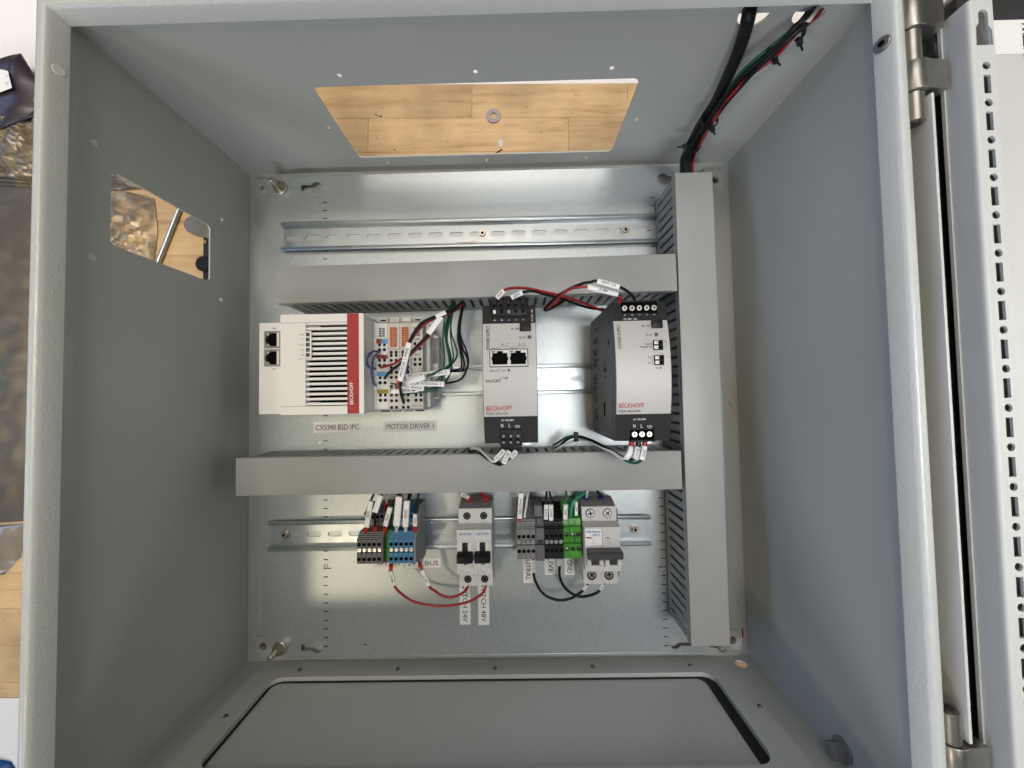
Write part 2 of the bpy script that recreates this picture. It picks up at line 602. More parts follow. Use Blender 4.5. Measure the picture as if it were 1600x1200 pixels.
BZ = -2.0                                    # top of the bench; the cabinet lies on it
bench = bpy.data.objects.new('workbench_top', None)
C.objects.link(bench)
bench.location = Vector((0, 718, BZ)) * S
BASE[bench.name] = Vector((0, 714, BZ))
struct(bench)
rows = []
rnd = random.Random(3)
row_cuts = {0: [-640, -330, -40, 282, 479, 760, 1010, 1280], 1: [-700, -420, -160, 150, 404, 690, 930, 1250],
            2: [-600, -300, -70, 235, 520, 800, 1100]}
yy = 714.0
for r in range(24):
    cuts = row_cuts.get(r)
    if cuts is None:
        x = -720 + rnd.uniform(-120, 80)
        cuts = []
        while x < 1330:
            cuts.append(x)
            x += rnd.uniform(190, 380)
    cuts = [-760] + [c for c in cuts if -740 < c < 1320] + [1350]
    for a, b in zip(cuts, cuts[1:]):
        dz = rnd.uniform(-.12, .12)
        MB().box(a + .12, b - .12, yy - 44 + .1, yy - .1, BZ - 40, BZ + dz * .5 - .1, bev=.25, seg=1).build('stave', 'wood', bench, smooth=0)
    yy -= 44
bench.rotation_euler = (0, 0, math.radians(-1.25))

back_table = MB().box(-1500, 2000, 0.6, 1000, -40, -1, bev=1.2).build('white_tabletop', 'tabletop')
back_table.location = Vector((0, 718, BZ)) * S
back_table.rotation_euler = (0, 0, math.radians(-1.25))
struct(back_table)
struct(MB().box(-3000, 3500, -2500, 3000, -910, -900).build('floor', 'tabletop', smooth=0))

# ================================================================== CABINET
W_, H_ = 600.0, 600.0
cab = thing('control_cabinet', 'large open pale grey steel control cabinet lying on its back on the wooden bench', 'cabinet', (300, 300, BZ))

# rim : one rolled profile swept round the opening with mitred corners
prof = [(0, 188), (0, 208.5), (.5, 211.5), (1.7, 214.2), (3.6, 216.2), (6, 217.2), (8.0, 216.9), (9.7, 215.6), (10.8, 213.6),
        (13.7, 205.6), (13.9, 204.6), (13.3, 204.0), (12.3, 204.6), (9.4, 212.4), (8.0, 213.6), (6, 214.2), (3.4, 212.6), (1.5, 208.5), (1.5, 188)]
bm = MB()
cor = []
for d, z in prof:
    cor.append([bm.bm.verts.new(p) for p in ((d, d, z), (W_ - d, d, z), (W_ - d, H_ - d, z), (d, H_ - d, z))])
for a, b in zip(cor, cor[1:] + cor[:1]):
    for k in range(4):
        bm.bm.faces.new((a[k], a[(k + 1) % 4], b[(k + 1) % 4], b[k]))
rim = bm.build('rim', 'coat_rough', cab, smooth=50)

# back wall, with the four fixing holes
fix = [(21.3, 577.5), (580, 575), (22.6, 20.8), (579.6, 21.2)]
MB().sheet(rrect(1.5, 598.5, 1.5, 598.5), [circ(x, y, 4.6) for x, y in fix[1:]], 'z', 1.0, 3.0).build('back_wall', 'coat', cab, smooth=0)
MB().box(50, 552, 15, 586, 3.0, 12.5, bev=3).build('keyhole_backing', 'coat', cab)  # added panel behind the plate so the keyholes look bright inside
for i, (x, y) in enumerate(fix):
    lp = rrect(x - 11.5, x + 11.5, y - 11.5, y + 11.5, 3.5)
    MB().sheet(lp, [circ(x, y, 4.6)] if i else [], 'z', 3.0, 6.4).build('fixing_boss', 'coat', cab)
MB().cyl((21.3, 577.5, 6.4), (0, 0, 1), 6.2, 2.6, 5.2, bev=.8).build('cap_screw', 'coat', cab)
MB().cyl((21.3, 577.5, 9.0), (0, 0, 1), 2.4, .15).build('hex_socket', 'steel', cab)
for x, y in ((9, 537), (11.7, 299.4), (10, 62), (592, 62.4), (590.5, 538.8), (592, 300)):
    MB().cyl((x, y, 3), (0, 0, 1), 3.6, 1.3, 3.2, bev=.5).build('plug', 'coat', cab)
MB().cyl((593.6, 33, 3), (0.04, -1, 0), .9, 11, seg=8).build('red_marker', 'redstripe', cab)

# side walls (1.5 mm sheet)
top_holes = [rrect(149.6, 448, 30.3, 132, 6.5)]
top_holes += [circ(x, 143, 2.3, 12) for x in (180, 300, 419.6)] + [circ(x, 19.6, 2.2, 12) for x in (180, 300, 420)]
top_holes += [circ(138.6, 80.5, 2.2, 12), circ(461, 80.8, 2.2, 12), circ(516, 188.5, 12, 28), circ(557.5, 188, 11.5, 28)]
MB().sheet(rrect(0, 600, 1, 188), top_holes, 'y', 598.5, 600).build('top_wall', 'coat', cab, smooth=0)
left_holes = [rrect(443.5, 505.0, 64, 164.5, 5)] + [circ(y, z, 2.2, 12) for y, z in ((519, 48), (428, 48.5))]
MB().sheet(rrect(1.5, 598.5, 1, 188), left_holes, 'x', 0, 1.5).build('side_wall', 'coat', cab, smooth=0)
MB().sheet(rrect(1.5, 598.5, 1, 188), [], 'x', 598.5, 600).build('side_wall', 'coat', cab, smooth=0)
for y, z in ((519.2, 177.5), (427.8, 177.7)):
    MB().cyl((1.5, y, z), (1, 0, 0), 2.8, .8, bev=.3).build('blanking_plug', 'offwhite', cab)
op = rrect(52.5, 541, 34.0, 139, 13)
MB().sheet(rrect(0, 600, 1, 188), [op, circ(582.7, 17.5, 6.2, 20)], 'y', 0, 1.5).build('bottom_wall', 'coat', cab, smooth=0)
# embossed frame round the gland opening
MB().sheet(rrect(24, 570, 13.5, 160, 30, 8), [op], 'y', 1.5, 4.6).build('gland_frame', 'coat', cab, smooth=50)
for x, z in ((76, 23.5), (189, 24.5), (300, 25), (411, 24), (521, 24), (563, 81), (39, 86)):
    MB().cyl((x, 4.6, z), (0, 1, 0), 2.3, 1.6, 1.5, seg=10).build('threaded_stud', 'darkscrew', cab)
# foam gasket and gland plate under the opening
MB().sheet(rrect(38, 556, 22, 170, 6), [rrect(54.2, 531, 34.9, 150, 9)], 'y', -1.8, -0.3).build('gasket', 'rubber', cab, smooth=0)
MB().prism(rrect(36, 558, 20, 172, 4), 'y', -3.8, -1.9).build('gland_plate', 'coat_rough', cab)

# four threaded studs carrying the mounting plate
for x, y in ((51.2, 570), (552, 569), (51.5, 28), (551.5, 31)):
    st = MB().cyl((x, y, 3), (0, 0, 1), 3.0, 37.5, bev=.8).build('mounting_stud', 'steel', cab)
    MB().cyl((x, y, 20.2), (0, 0, 1), 8.2, 3.0, seg=24, bev=.6).build('collar', 'chrome', st)
    MB().cyl((x, y, 23.2), (0, 0, 1), 7.0, 7.4, 4.4, seg=24).build('cone_nut', 'brass', st)

# rim screw, rim plug, earthing bolt
sn = Vector((-0.94, 0, 0.34)).normalized()
so = MB().cyl((587.6, 551, 209.8), sn, 5.0, 1.6, bev=.6, seg=20).build('rim_screw', 'screwgrey', cab)
MB().cyl(Vector((587.6, 551, 209.8)) + sn * 1.6, sn, 2.2, .15, seg=6).build('hex_socket', 'hole', so)
pn = Vector((0.94, 0, 0.34)).normalized()
MB().cyl((12.2, 549, 209.8), pn, 3.6, .5, bev=.3, seg=20).build('rim_plug', 'offwhite', cab)
eb = MB().cyl((598.4, 12, 135), (-1, 0, 0), 9.5, 2.0, bev=.5, seg=24).build('earthing_bolt', 'tplate', cab)
MB().cyl((596.4, 12, 135), (-1, 0, 0), 6.4, 9, seg=6, bev=.5).build('hex_head', 'tplate', eb)

# hinges
for segs in (((497, 517, 0), (517.6, 538, 1), (538.6, 561, 0), (561.6, 586, 1)), ((83, 102, 0), (58, 82.4, 1), (36, 57.4, 0), (14, 35.4, 1))):
    for i, (ya, yb, blk) in enumerate(segs):
        if blk:
            lp = [(604, 199)] + [(610 + 8.0 * math.cos(math.radians(t)), 205.5 + 8.0 * math.sin(math.radians(t))) for t in (185, 165, 145, 125, 105, 90)] + \
                 [(614, 213.5), (616, 211.8), (628.4, 211.8), (629.4, 210.8), (629.4, 196), (618, 195), (606, 197)]
            MB().prism(lp, 'y', ya, yb, bev=.5).build('hinge_leaf', 'hinge', cab, smooth=40)
        else:
            o = MB().cyl((610, ya, 205.5), (0, 1, 0), 6.3, yb - ya, seg=24, bev=.6).build('hinge_knuckle', 'hinge', cab)
            if i == 0:
                up = ya > 300
                MB().cyl((610, ya - .9 if up else yb - .4, 205.5), (0, 1, 0), 4.0, 1.3, seg=20, bev=.4).build('pin_end', 'darkscrew', o)
    MB().box(599.9, 606, segs[0][0] + (3 if segs[0][0] > 300 else -60), segs[0][1] + (60 if segs[0][0] > 300 else -3), 192, 198).build('hinge_bracket', 'hinge', cab)

# door, swung fully open, its inner face up
door = MB().box(616, 1212, 4, 596, 184.5, 186.5, bev=.6).build('door', 'door', cab)
def sub(mb, name, m, smooth=35):
    return mb.build(name, m, door, smooth)
mbd = MB()
mbd.box(617.0, 619.2, 84, 515, 186.4, 211.5, bev=.7)        # folded edge beside the hinges
mbd.box(1208.8, 1211, 6, 594, 186.4, 211.5, bev=.7)
mbd.box(619.3, 1208.7, 4.5, 6.7, 186.4, 211.5, bev=.7)
mbd.box(648, 1208.7, 593.3, 595.5, 186.4, 211.5, bev=.7)
sub(mbd, 'folded_edge', 'door')
mg = MB()
mg.box(622, 640, 26, 574, 186.6, 196, bev=2)
mg.box(1188, 1206, 26, 574, 186.6, 196, bev=2)
mg.box(648, 1206, 572.5, 592, 188, 203, bev=2.5)
mg.box(622, 1206, 8, 26, 186.6, 199, bev=2.5)
sub(mg, 'gasket', 'rubber')
sub(MB().box(641.5, 1186, 28, 571.5, 196.2, 203, bev=.8), 'inner_panel', 'door')
# perforated rails
def door_rail(xa, xb):
    y0, y1 = 22.0, 569.0
    pit = 24.9
    holes = []
    yc = 524.0
    first = True
    while yc > 40:
        holes.append(circ((xa + xb) / 2 + 1.2, yc, 2.6, 14))
        holes.append(rrect((xa + xb) / 2 - 1.2, (xa + xb) / 2 + 3.4, yc - 18.6, yc - 6.2))
        yc -= pit
    xm = (xa + xb) / 2 + 1.0
    key = [(xm + 5.4, 538), (xm + 5.4, 548), (xm + 3.2, 551), (xm + 3.2, 557)] + [(xm + 3.2 * math.cos(t), 559 + 3.2 * math.sin(t)) for t in [math.pi * k / 8 for k in range(9)]] + \
          [(xm - 3.2, 553), (xm - 5.0, 550.5), (xm - 5.4, 538)]
    holes.append(key)
    mb = MB().sheet(rrect(xa + 2.2, xb, y0, y1), holes, 'z', 219.6, 221.2)
    # rounded shoulder and side wall
    lp = [(xa, 203.1), (xa, 217.6)] + [(xa + 2.4 - 2.4 * math.cos(t), 218.8 + 2.4 * math.sin(t)) for t in (.25, .6, 1.0, 1.3)] + [(xa + 2.4, 221.2), (xa + 2.4, 219.6), (xa + 1.5, 218.4), (xa + 1.5, 203.1)]
    mb.prism(lp, 'y', y0, y1)
    mb.box(xb - 1.5, xb, y0, y1, 203.1, 219.5)
    mb.box(xa - 1.1, xa, y0 - 4, y1 + 12, 203.1, 205.2)
    o = sub(mb, 'perforated_rail', 'door', 40)
    sub(MB().box(xa + 2, xb - 2, y0 + 1, y1 - 32, 203.1, 203.6), 'rail_slot_shade', 'hole')  # black sheet added under the rail to darken its slots
door_rail(634, 649.2)
door_rail(1163, 1178)
st = MB().box(651, 735, 547.5, 572.2, 203.05, 203.35).build('door_label', 'lightprint', door)
t = txt('RITTAL', (694.6, 557.5, 203.5), 5.4, 'print', st, w=27, rot=90, bold=.12, shear=.25)

# ================================================================== MOUNTING PLATE
plate = thing('mounting_plate', 'galvanised steel mounting plate covering the cabinet back with keyholes and ruler marks', 'plate', (300, 300, 18))
outline = [(60, 17.5), (541, 17.5), (541, 27), (556, 27), (571.5, 42), (571.5, 557), (557, 572), (541, 572), (541, 584), (59.6, 584), (59.6, 576), (57, 574.5),
           (43, 574.5), (30.2, 560), (30.8, 40), (45, 23.5), (60, 23.5)]
def keyhole(x, y, d):
    c = [(x + 7.2 * math.cos(t), y + 7.2 * math.sin(t)) for t in [math.radians(a) for a in range(-150, 151, 20)]]
    c = c + [(x - 18.5, y + 3.5), (x - 18.5, y - 3.5)]
    return [(2 * x - px, py) for px, py in c] if d < 0 else c
ph = [keyhole(94, 570, 1), keyhole(94, 27.6, 1), keyhole(511, 569.5, -1), keyhole(507.5, 27.6, -1)]
ph += [circ(150.5, 30, 1.4, 8)]
MB().sheet(outline, ph, 'z', 18, 20).build('plate_sheet', 'galv', plate, smooth=0)
MB().box(62, 539, 584, 585.6, 4.5, 20, bev=.5).build('folded_flange', 'galv', plate)
MB().box(62, 539, 15.8, 17.4, 4.5, 20, bev=.5).build('folded_flange', 'galv', plate)
mb = MB()
for k in range(-9, 45):
    y = 117.5 + 9.86 * k
    if 25 < y < 565:
        L = 9 if k % 10 == 0 else 5.2
        mb.box(102, 102 + L, y - .55, y + .55, 20.02, 20.12)
        mb.box(499 - L, 499, y - 4 - .5, y - 4 + .5, 20.02, 20.12)
mb.build('ruler_marks', 'print', plate, smooth=0, stuff=True)
txt('01', (104.5, 120.6, 20.14), 4.6, 'print', plate)
for x, y in ((83.7, 549.5), (83.7, 46)):
    MB().ring((x, y, 20), (0, 0, 1), 4.2, 3.5, .35).build('embossed_ring', 'galv', plate)

# ================================================================== DIN RAILS
def din_rail(label, x0, x1, yc, slots, screws, hw=17.2):
    t = thing('din_rail', label, 'mounting rail', ((x0 + x1) / 2, yc, 20), 'DIN rails screwed to the mounting plate')
    holes = [rrect(c - 8.6, c + 8.6, yc - 3.1, yc + 3.1, 3.05, 5) for c in slots]
    mb = MB().sheet(rrect(x0, x1, yc - 12.6, yc + 12.6), holes, 'z', 20.05, 21.2)
    for s in (-1, 1):
        a, b = sorted((yc + s * 12.6, yc + s * 13.7))
        mb.box(x0, x1, a, b, 20.05, 27.6, bev=.35)
        a, b = sorted((yc + s * 13.7, yc + s * hw))
        mb.box(x0, x1, a, b, 26.5, 27.6, bev=.4)
    mb.build('hat_profile', 'rail', t)
    for x in screws:
        MB().ring((x, yc, 21.2), (0, 0, 1), 5.4, 3.0, .9).build('washer', 'steel', t)
        s = MB().cyl((x, yc, 21.3), (0, 0, 1), 4.0, 3.2, bev=.8).build('screw', 'steel', t)
        MB().cyl((x, yc, 24.45), (0, 0, 1), 1.9, .15, seg=6).build('hex_socket', 'hole', s)
    return t
din_rail('bare upper zinc rail with open slots above the top cable duct', 55, 500, 507.8, [65.4 + 24.68 * k for k in range(18)], [294, 463.5])
din_rail('middle zinc rail behind the power supplies and the controller', 60, 499, 333.0, [78 + 24.83 * k for k in range(17)], [], 17.5)
din_rail('lower zinc rail under the terminal blocks and breakers', 41, 481, 157.6, [42.8 + 24.5 * k for k in range(1, 18)], [57.7, 464.2], 17.2)

# ================================================================== CABLE DUCTS
finger_mesh = {}
def duct(label, L, ang, origin, zt=79.0, w=38.6, kind='h'):
    """a slotted duct of length L along local x, centred on local y = 0"""
    t = thing('cable_duct', label, 'cable duct', origin, 'grey slotted cable ducts')
    base = Vector(origin)
    o = lambda mb, n, m: mb.build(n, m, t)
    def sh(mb):
        for v in mb.bm.verts:
            v.co = v.co + base
        return mb
    z0 = 0.2
    ww = w - 2.0
    mb = MB().box(0, L, -ww / 2, ww / 2, z0, z0 + 1.6)
    for s in (-1, 1):
        a, b = sorted((s * ww / 2, s * (ww / 2 - 1.5)))
        mb.box(0, L, a, b, z0, 9.5)
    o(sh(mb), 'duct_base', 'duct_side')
    n = int(L // 10)
    first = None
    for s in (-1, 1):
        for k in range(n):
            a, b = sorted((s * ww / 2, s * (ww / 2 - 1.5)))
            if first is None:
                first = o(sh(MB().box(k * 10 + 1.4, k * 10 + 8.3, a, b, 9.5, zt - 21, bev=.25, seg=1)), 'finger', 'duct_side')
                continue
            again(first, (k * 10, 0 if s < 0 else ww - 1.5, 0), t)
    zc = zt - 20
    mb = MB().box(0, L, -w / 2, w / 2, zc - 1.8, zc, bev=.5)
    for s in (-1, 1):
        a, b = sorted((s * w / 2, s * (w / 2 - 1.0)))
        mb.box(0, L, a, b, zc - 9, zc - .3, bev=.3)
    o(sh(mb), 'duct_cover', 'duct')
    t.rotation_euler = (0, 0, math.radians(ang))
    return t
dv = duct('long vertical grey cable duct along the right side of the mounting plate', 480, 90, (518.6, 62, 20))
d1 = duct('upper horizontal grey cable duct above the power supplies', 414, 0.62, (83.6, 433.4, 20))
d2 = duct('lower horizontal grey cable duct between the power supplies and the terminal blocks', 454, -0.05, (42, 236.3, 20))
# smudges on the duct covers (rubbed print)
WIRES = [
 ('wire', 'red wire with a 24V sleeve leaving the top of the left power supply', 'wires of the two power supplies', [(312.8, 401.1, 122.0), (314.6, 402.9, 124.0), (320.9, 409.2, 126.0), (326.5, 412.6, 121.0), (340.3, 414.6, 114.0), (358.9, 413.1, 105.0), (378.4, 410.8, 96.0), (399.2, 407.0, 84.0), (414.6, 404.3, 72.0), (426.7, 402.7, 60.0)], 1.3, 'red_wire', [([(314.7, 402.5, 125.5), (321.0, 408.8, 127.5)], 4.6, '24V', -1)], []),
 ('wire', 'black wire with a GND sleeve leaving the top of the left power supply', 'wires of the two power supplies', [(326.3, 400.8, 122.0), (327.6, 402.9, 124.0), (337.8, 407.2, 125.0), (347.5, 412.0, 112.0), (362.2, 411.0, 101.0), (378.8, 408.9, 92.0), (396.6, 405.7, 80.0), (411.7, 404.1, 70.0), (425.4, 405.5, 60.0)], 1.25, 'black_wire', [([(327.5, 402.5, 125.5), (337.7, 406.8, 126.5)], 4.6, 'GND', -1)], []),
 ('wire', 'red wire in a 48 V sleeve bowed above the right power supply', 'wires of the two power supplies', [(427.3, 396.6, 121.0), (426.0, 399.3, 125.0), (423.6, 401.3, 128.0), (409.4, 405.6, 131.0), (395.7, 409.5, 131.0), (388.4, 409.6, 130.0), (381.0, 410.2, 122.0), (371.7, 405.9, 110.0), (363.1, 400.9, 96.0), (361.6, 399.8, 90.0), (365.3, 401.3, 85.0), (375.5, 410.2, 76.0), (383.1, 416.9, 66.0)], 1.2, 'red_wire', [([(395.3, 408.6, 133.0), (422.4, 402.4, 130.0)], 4.6, '48 V', -1)], [([(427.1, 396.2, 122.0), (426.3, 400.7, 124.0)], 1.9, 'red_ferrule')]),
 ('wire', 'black wire in a DC GND sleeve bowed above the right power supply', 'wires of the two power supplies', [(440.0, 396.3, 121.0), (437.9, 400.2, 126.0), (432.1, 403.7, 131.0), (422.7, 407.1, 136.0), (403.2, 412.9, 136.0), (398.4, 412.9, 134.0), (391.3, 412.8, 130.0), (381.3, 411.2, 120.0), (370.5, 406.7, 110.0), (362.3, 401.1, 98.0), (360.1, 398.5, 93.0), (364.5, 400.1, 86.0), (377.5, 409.0, 76.0), (386.5, 416.4, 66.0)], 1.35, 'black_wire', [([(402.8, 412.2, 138.0), (421.8, 406.5, 138.0)], 4.6, 'DC GND', -1)], [([(439.6, 396.0, 122.0), (439.0, 400.4, 124.0)], 1.9, 'red_ferrule')]),
 ('wire', 'white wire in a NEUTRAL sleeve under the left power supply', 'wires of the two power supplies', [(319.0, 264.3, 116.0), (316.1, 261.5, 119.0), (309.0, 254.8, 121.0), (301.3, 259.0, 112.0), (293.8, 262.4, 96.0), (286.6, 261.9, 80.0), (280.9, 258.0, 64.0), (280.2, 253.1, 52.0)], 1.3, 'white_wire', [([(318.3, 264.6, 121.0), (310.0, 256.4, 123.0)], 4.3, 'NEUTRAL', -1)], []),
 ('wire', 'black wire in a LIVE sleeve under the left power supply', 'wires of the two power supplies', [(324.5, 264.2, 116.0), (322.8, 261.3, 119.0), (316.5, 252.8, 122.0), (310.0, 252.6, 118.0), (302.8, 255.2, 110.0), (295.7, 258.0, 98.0), (289.8, 258.6, 84.0), (283.1, 257.8, 66.0), (277.7, 257.4, 54.0)], 1.4, 'black_wire', [([(323.1, 263.7, 121.0), (317.4, 253.2, 124.0)], 4.5, 'LIVE', -1)], []),
 ('wire', 'green wire in a GND sleeve at the right under the left power supply', 'wires of the two power supplies', [(331.3, 264.4, 115.0), (328.7, 262.3, 118.0), (322.7, 256.0, 117.0), (314.0, 252.4, 112.0), (304.1, 255.1, 104.0), (296.0, 257.8, 92.0), (287.1, 257.6, 76.0), (278.9, 255.7, 56.0)], 1.2, 'green_wire', [([(329.4, 263.7, 119.0), (324.4, 257.6, 119.0)], 4.3, 'GND', -1)], []),
 ('wire', 'white wire in a NEUTRAL sleeve under the right power supply', 'wires of the two power supplies', [(434.9, 271.6, 118.0), (434.1, 265.8, 118.0), (432.0, 261.1, 120.0), (428.0, 255.8, 120.0), (424.7, 255.5, 115.0), (419.3, 259.3, 106.0), (412.5, 262.3, 94.0), (406.3, 265.7, 80.0), (400.2, 266.6, 66.0), (393.6, 264.9, 56.0), (380.3, 259.6, 52.0), (373.6, 254.6, 48.0)], 1.4, 'white_wire', [([(433.0, 265.5, 121.0), (430.7, 260.1, 123.0), (427.8, 255.4, 122.0)], 4.6, 'NEUTRAL', -1)], [([(434.5, 271.4, 119.0), (433.5, 266.1, 120.0)], 2.6, 'red_ferrule')]),
 ('wire', 'black wire in a LIVE sleeve under the right power supply', 'wires of the two power supplies', [(440.7, 271.5, 118.0), (440.2, 265.9, 119.0), (437.0, 258.1, 121.0), (435.2, 254.4, 119.0), (429.7, 254.1, 114.0), (420.9, 259.3, 106.0), (411.7, 264.4, 94.0), (401.2, 269.2, 80.0), (392.2, 270.1, 66.0), (383.6, 265.5, 56.0), (376.5, 258.2, 48.0)], 1.4, 'black_wire', [([(439.0, 265.4, 121.5), (435.9, 255.0, 123.0)], 4.8, 'LIVE', -1)], [([(440.3, 271.3, 119.0), (439.7, 266.4, 120.0)], 2.6, 'black_ferrule')]),
 ('wire', 'green wire in a GND sleeve under the right power supply', 'wires of the two power supplies', [(446.9, 271.4, 118.0), (446.0, 266.9, 119.0), (443.1, 256.5, 121.0), (441.9, 252.0, 117.0), (438.8, 249.7, 112.0), (432.9, 250.7, 108.0), (424.0, 256.0, 100.0), (413.8, 261.5, 88.0), (402.3, 268.1, 74.0), (390.7, 270.3, 64.0), (381.8, 267.4, 56.0), (373.8, 261.1, 48.0)], 1.3, 'green_wire', [([(445.1, 266.1, 121.5), (441.6, 254.2, 123.0)], 4.6, 'GND', -1)], [([(446.4, 271.1, 119.0), (445.6, 266.7, 120.0)], 2.6, 'red_ferrule')]),
 ('wire', 'red wire of the MOTOR 1 PWR pair dropping to the second terminal', 'wires fanning into the motor driver terminals', [(275.6, 417.0, 52.0), (268.8, 403.0, 84.0), (262.9, 394.9, 100.0), (254.8, 390.7, 104.0), (245.0, 384.5, 108.0), (238.6, 377.7, 110.0), (232.8, 368.8, 112.0), (229.4, 364.1, 112.0), (219.6, 331.2, 106.0), (213.5, 326.9, 92.0), (205.3, 318.7, 73.0)], 1.3, 'red_wire', [], []),
 ('wire', 'black wire of the MOTOR 1 PWR pair in a long printed sleeve', 'wires fanning into the motor driver terminals', [(274.7, 418.2, 54.0), (268.0, 402.6, 88.0), (263.7, 395.9, 104.0), (255.2, 391.3, 108.0), (244.0, 385.1, 112.0), (237.8, 377.5, 114.0), (234.2, 371.2, 115.0), (231.9, 365.2, 114.0), (221.7, 331.0, 108.0), (215.8, 321.8, 92.0), (213.0, 309.6, 73.0)], 1.4, 'black_wire', [([(232.3, 364.8, 117.0), (221.4, 329.9, 111.0)], 5.4, 'MOTOR 1 PWR', -1), ([(264.3, 394.8, 107.0), (255.4, 390.1, 109.0)], 4.2, '', 1)], []),
 ('wire', 'red wire crossing under the MOTOR 1 PWR sleeve to the first terminal', 'wires fanning into the motor driver terminals', [(271.9, 414.8, 50.0), (266.6, 401.3, 80.0), (258.0, 390.9, 98.0), (246.9, 373.9, 100.0), (236.4, 363.9, 98.0), (225.2, 355.2, 94.0), (215.9, 352.7, 90.0), (206.8, 348.7, 84.0), (191.4, 346.4, 74.0)], 1.2, 'red_wire', [], []),
 ('wire', 'black wire in a blank grey sleeve crossing to the first terminal', 'wires fanning into the motor driver terminals', [(273.6, 416.0, 54.0), (268.6, 401.5, 86.0), (259.2, 391.1, 104.0), (246.8, 374.7, 104.0), (237.1, 366.0, 101.0), (225.8, 356.4, 96.0), (214.4, 347.7, 90.0), (203.7, 341.7, 84.0), (194.5, 335.7, 74.0)], 1.3, 'black_wire', [([(260.3, 390.4, 107.0), (247.5, 374.8, 106.0)], 5.6, '', 1)], []),
 ('wire', 'outer blue loop wire at the left of the motor driver terminals', 'wires fanning into the motor driver terminals', [(188.3, 362.8, 74.0), (186.3, 361.9, 84.0), (183.9, 357.9, 90.0), (182.7, 351.7, 92.0), (181.8, 346.6, 86.0), (183.1, 345.3, 76.0), (183.2, 345.3, 72.0)], 1.0, 'blue_wire', [], []),
 ('wire', 'inner blue loop wire at the left of the motor driver terminals', 'wires fanning into the motor driver terminals', [(188.7, 362.2, 75.0), (189.3, 357.0, 88.0), (189.0, 350.4, 94.0), (187.7, 341.3, 94.0), (186.3, 331.7, 86.0), (184.2, 328.0, 74.0)], 1.0, 'blue_wire', [], []),
 ('wire', 'short blue wire standing beside the MOTOR 1 PWR sleeve', 'wires fanning into the motor driver terminals', [(217.6, 350.7, 73.0), (220.4, 344.5, 84.0), (219.6, 340.5, 82.0), (217.5, 337.1, 73.0)], 1.1, 'blue_wire', [], []),
 ('wire', 'leftmost thin green wire hanging straight beside the terminals', 'wires fanning into the motor driver terminals', [(259.6, 413.0, 54.0), (256.5, 403.4, 62.0), (253.6, 390.3, 62.0), (251.9, 374.5, 58.0), (252.9, 357.1, 56.0), (251.7, 341.5, 58.0), (252.3, 331.1, 70.0)], 0.8, 'green_wire', [], []),
 ('wire', 'green wire running into the blank white sleeve over the terminals', 'wires fanning into the motor driver terminals', [(262.4, 416.8, 54.0), (260.2, 397.5, 74.0), (257.6, 381.9, 78.0), (260.9, 365.9, 80.0), (264.1, 353.9, 84.0), (265.0, 345.2, 90.0), (260.5, 339.8, 96.0), (243.4, 333.5, 104.0), (218.3, 328.6, 92.0), (206.6, 327.6, 74.0)], 0.9, 'green_wire', [([(244.1, 333.3, 107.0), (219.2, 328.2, 95.0)], 5.2, '', 1)], []),
 ('wire', 'rightmost green wire bulging out before it turns to the terminals', 'wires fanning into the motor driver terminals', [(265.2, 417.3, 54.0), (263.6, 400.4, 70.0), (263.7, 382.5, 74.0), (268.4, 367.0, 78.0), (271.0, 358.1, 82.0), (269.6, 350.1, 90.0), (263.9, 343.0, 98.0), (253.2, 337.9, 104.0), (242.2, 332.8, 103.0), (217.7, 327.9, 90.0), (207.3, 327.1, 73.0)], 0.9, 'green_wire', [], []),
 ('wire', 'green wire dropping behind the MOTOR WINDING 1 sleeve', 'wires fanning into the motor driver terminals', [(260.4, 415.7, 52.0), (256.6, 393.9, 60.0), (255.6, 376.0, 62.0), (260.3, 360.7, 62.0), (262.1, 346.3, 64.0), (260.7, 335.6, 72.0), (257.3, 329.5, 80.0), (248.7, 321.3, 84.0), (232.3, 319.1, 84.0), (211.8, 318.6, 74.0)], 0.9, 'green_wire', [], []),
 ('wire', 'green wire in the upside down HALL SENSOR sleeve', 'wires fanning into the motor driver terminals', [(262.9, 416.1, 50.0), (259.2, 396.9, 56.0), (256.5, 376.6, 58.0), (261.0, 356.5, 60.0), (261.3, 340.8, 66.0), (257.6, 329.7, 76.0), (249.2, 323.8, 86.0), (239.4, 322.5, 94.0), (217.7, 326.1, 90.0), (201.3, 329.3, 74.0)], 0.9, 'green_wire', [([(240.9, 322.4, 99.0), (218.8, 325.8, 97.0)], 5.0, 'HALL SENSOR', -1)], []),
 ('wire', 'green wire in the lower SENSOR sleeve under the hall sensor sleeve', 'wires fanning into the motor driver terminals', [(260.8, 414.4, 48.0), (256.2, 394.4, 52.0), (254.6, 375.0, 54.0), (259.5, 356.9, 56.0), (261.1, 343.4, 60.0), (255.8, 328.8, 72.0), (245.8, 323.0, 80.0), (232.3, 321.9, 84.0), (215.3, 322.2, 82.0), (200.9, 321.4, 73.0)], 0.9, 'green_wire', [([(233.3, 321.6, 88.0), (203.9, 320.7, 82.0)], 4.6, 'SENSOR', -1)], []),
 ('wire', 'inner black wire hanging right of the green wires', 'wires fanning into the motor driver terminals', [(274.1, 416.0, 54.0), (271.5, 401.3, 60.0), (269.1, 387.1, 60.0), (270.2, 371.9, 58.0), (273.8, 356.4, 58.0), (274.8, 347.6, 58.0), (271.5, 341.9, 62.0), (262.1, 340.4, 74.0), (244.6, 337.3, 92.0), (219.0, 335.3, 80.0)], 1.05, 'black_wire', [([(266.8, 338.3, 101.0), (223.5, 334.4, 99.0)], 5.4, 'MOTOR WINDING 2', -1)], []),
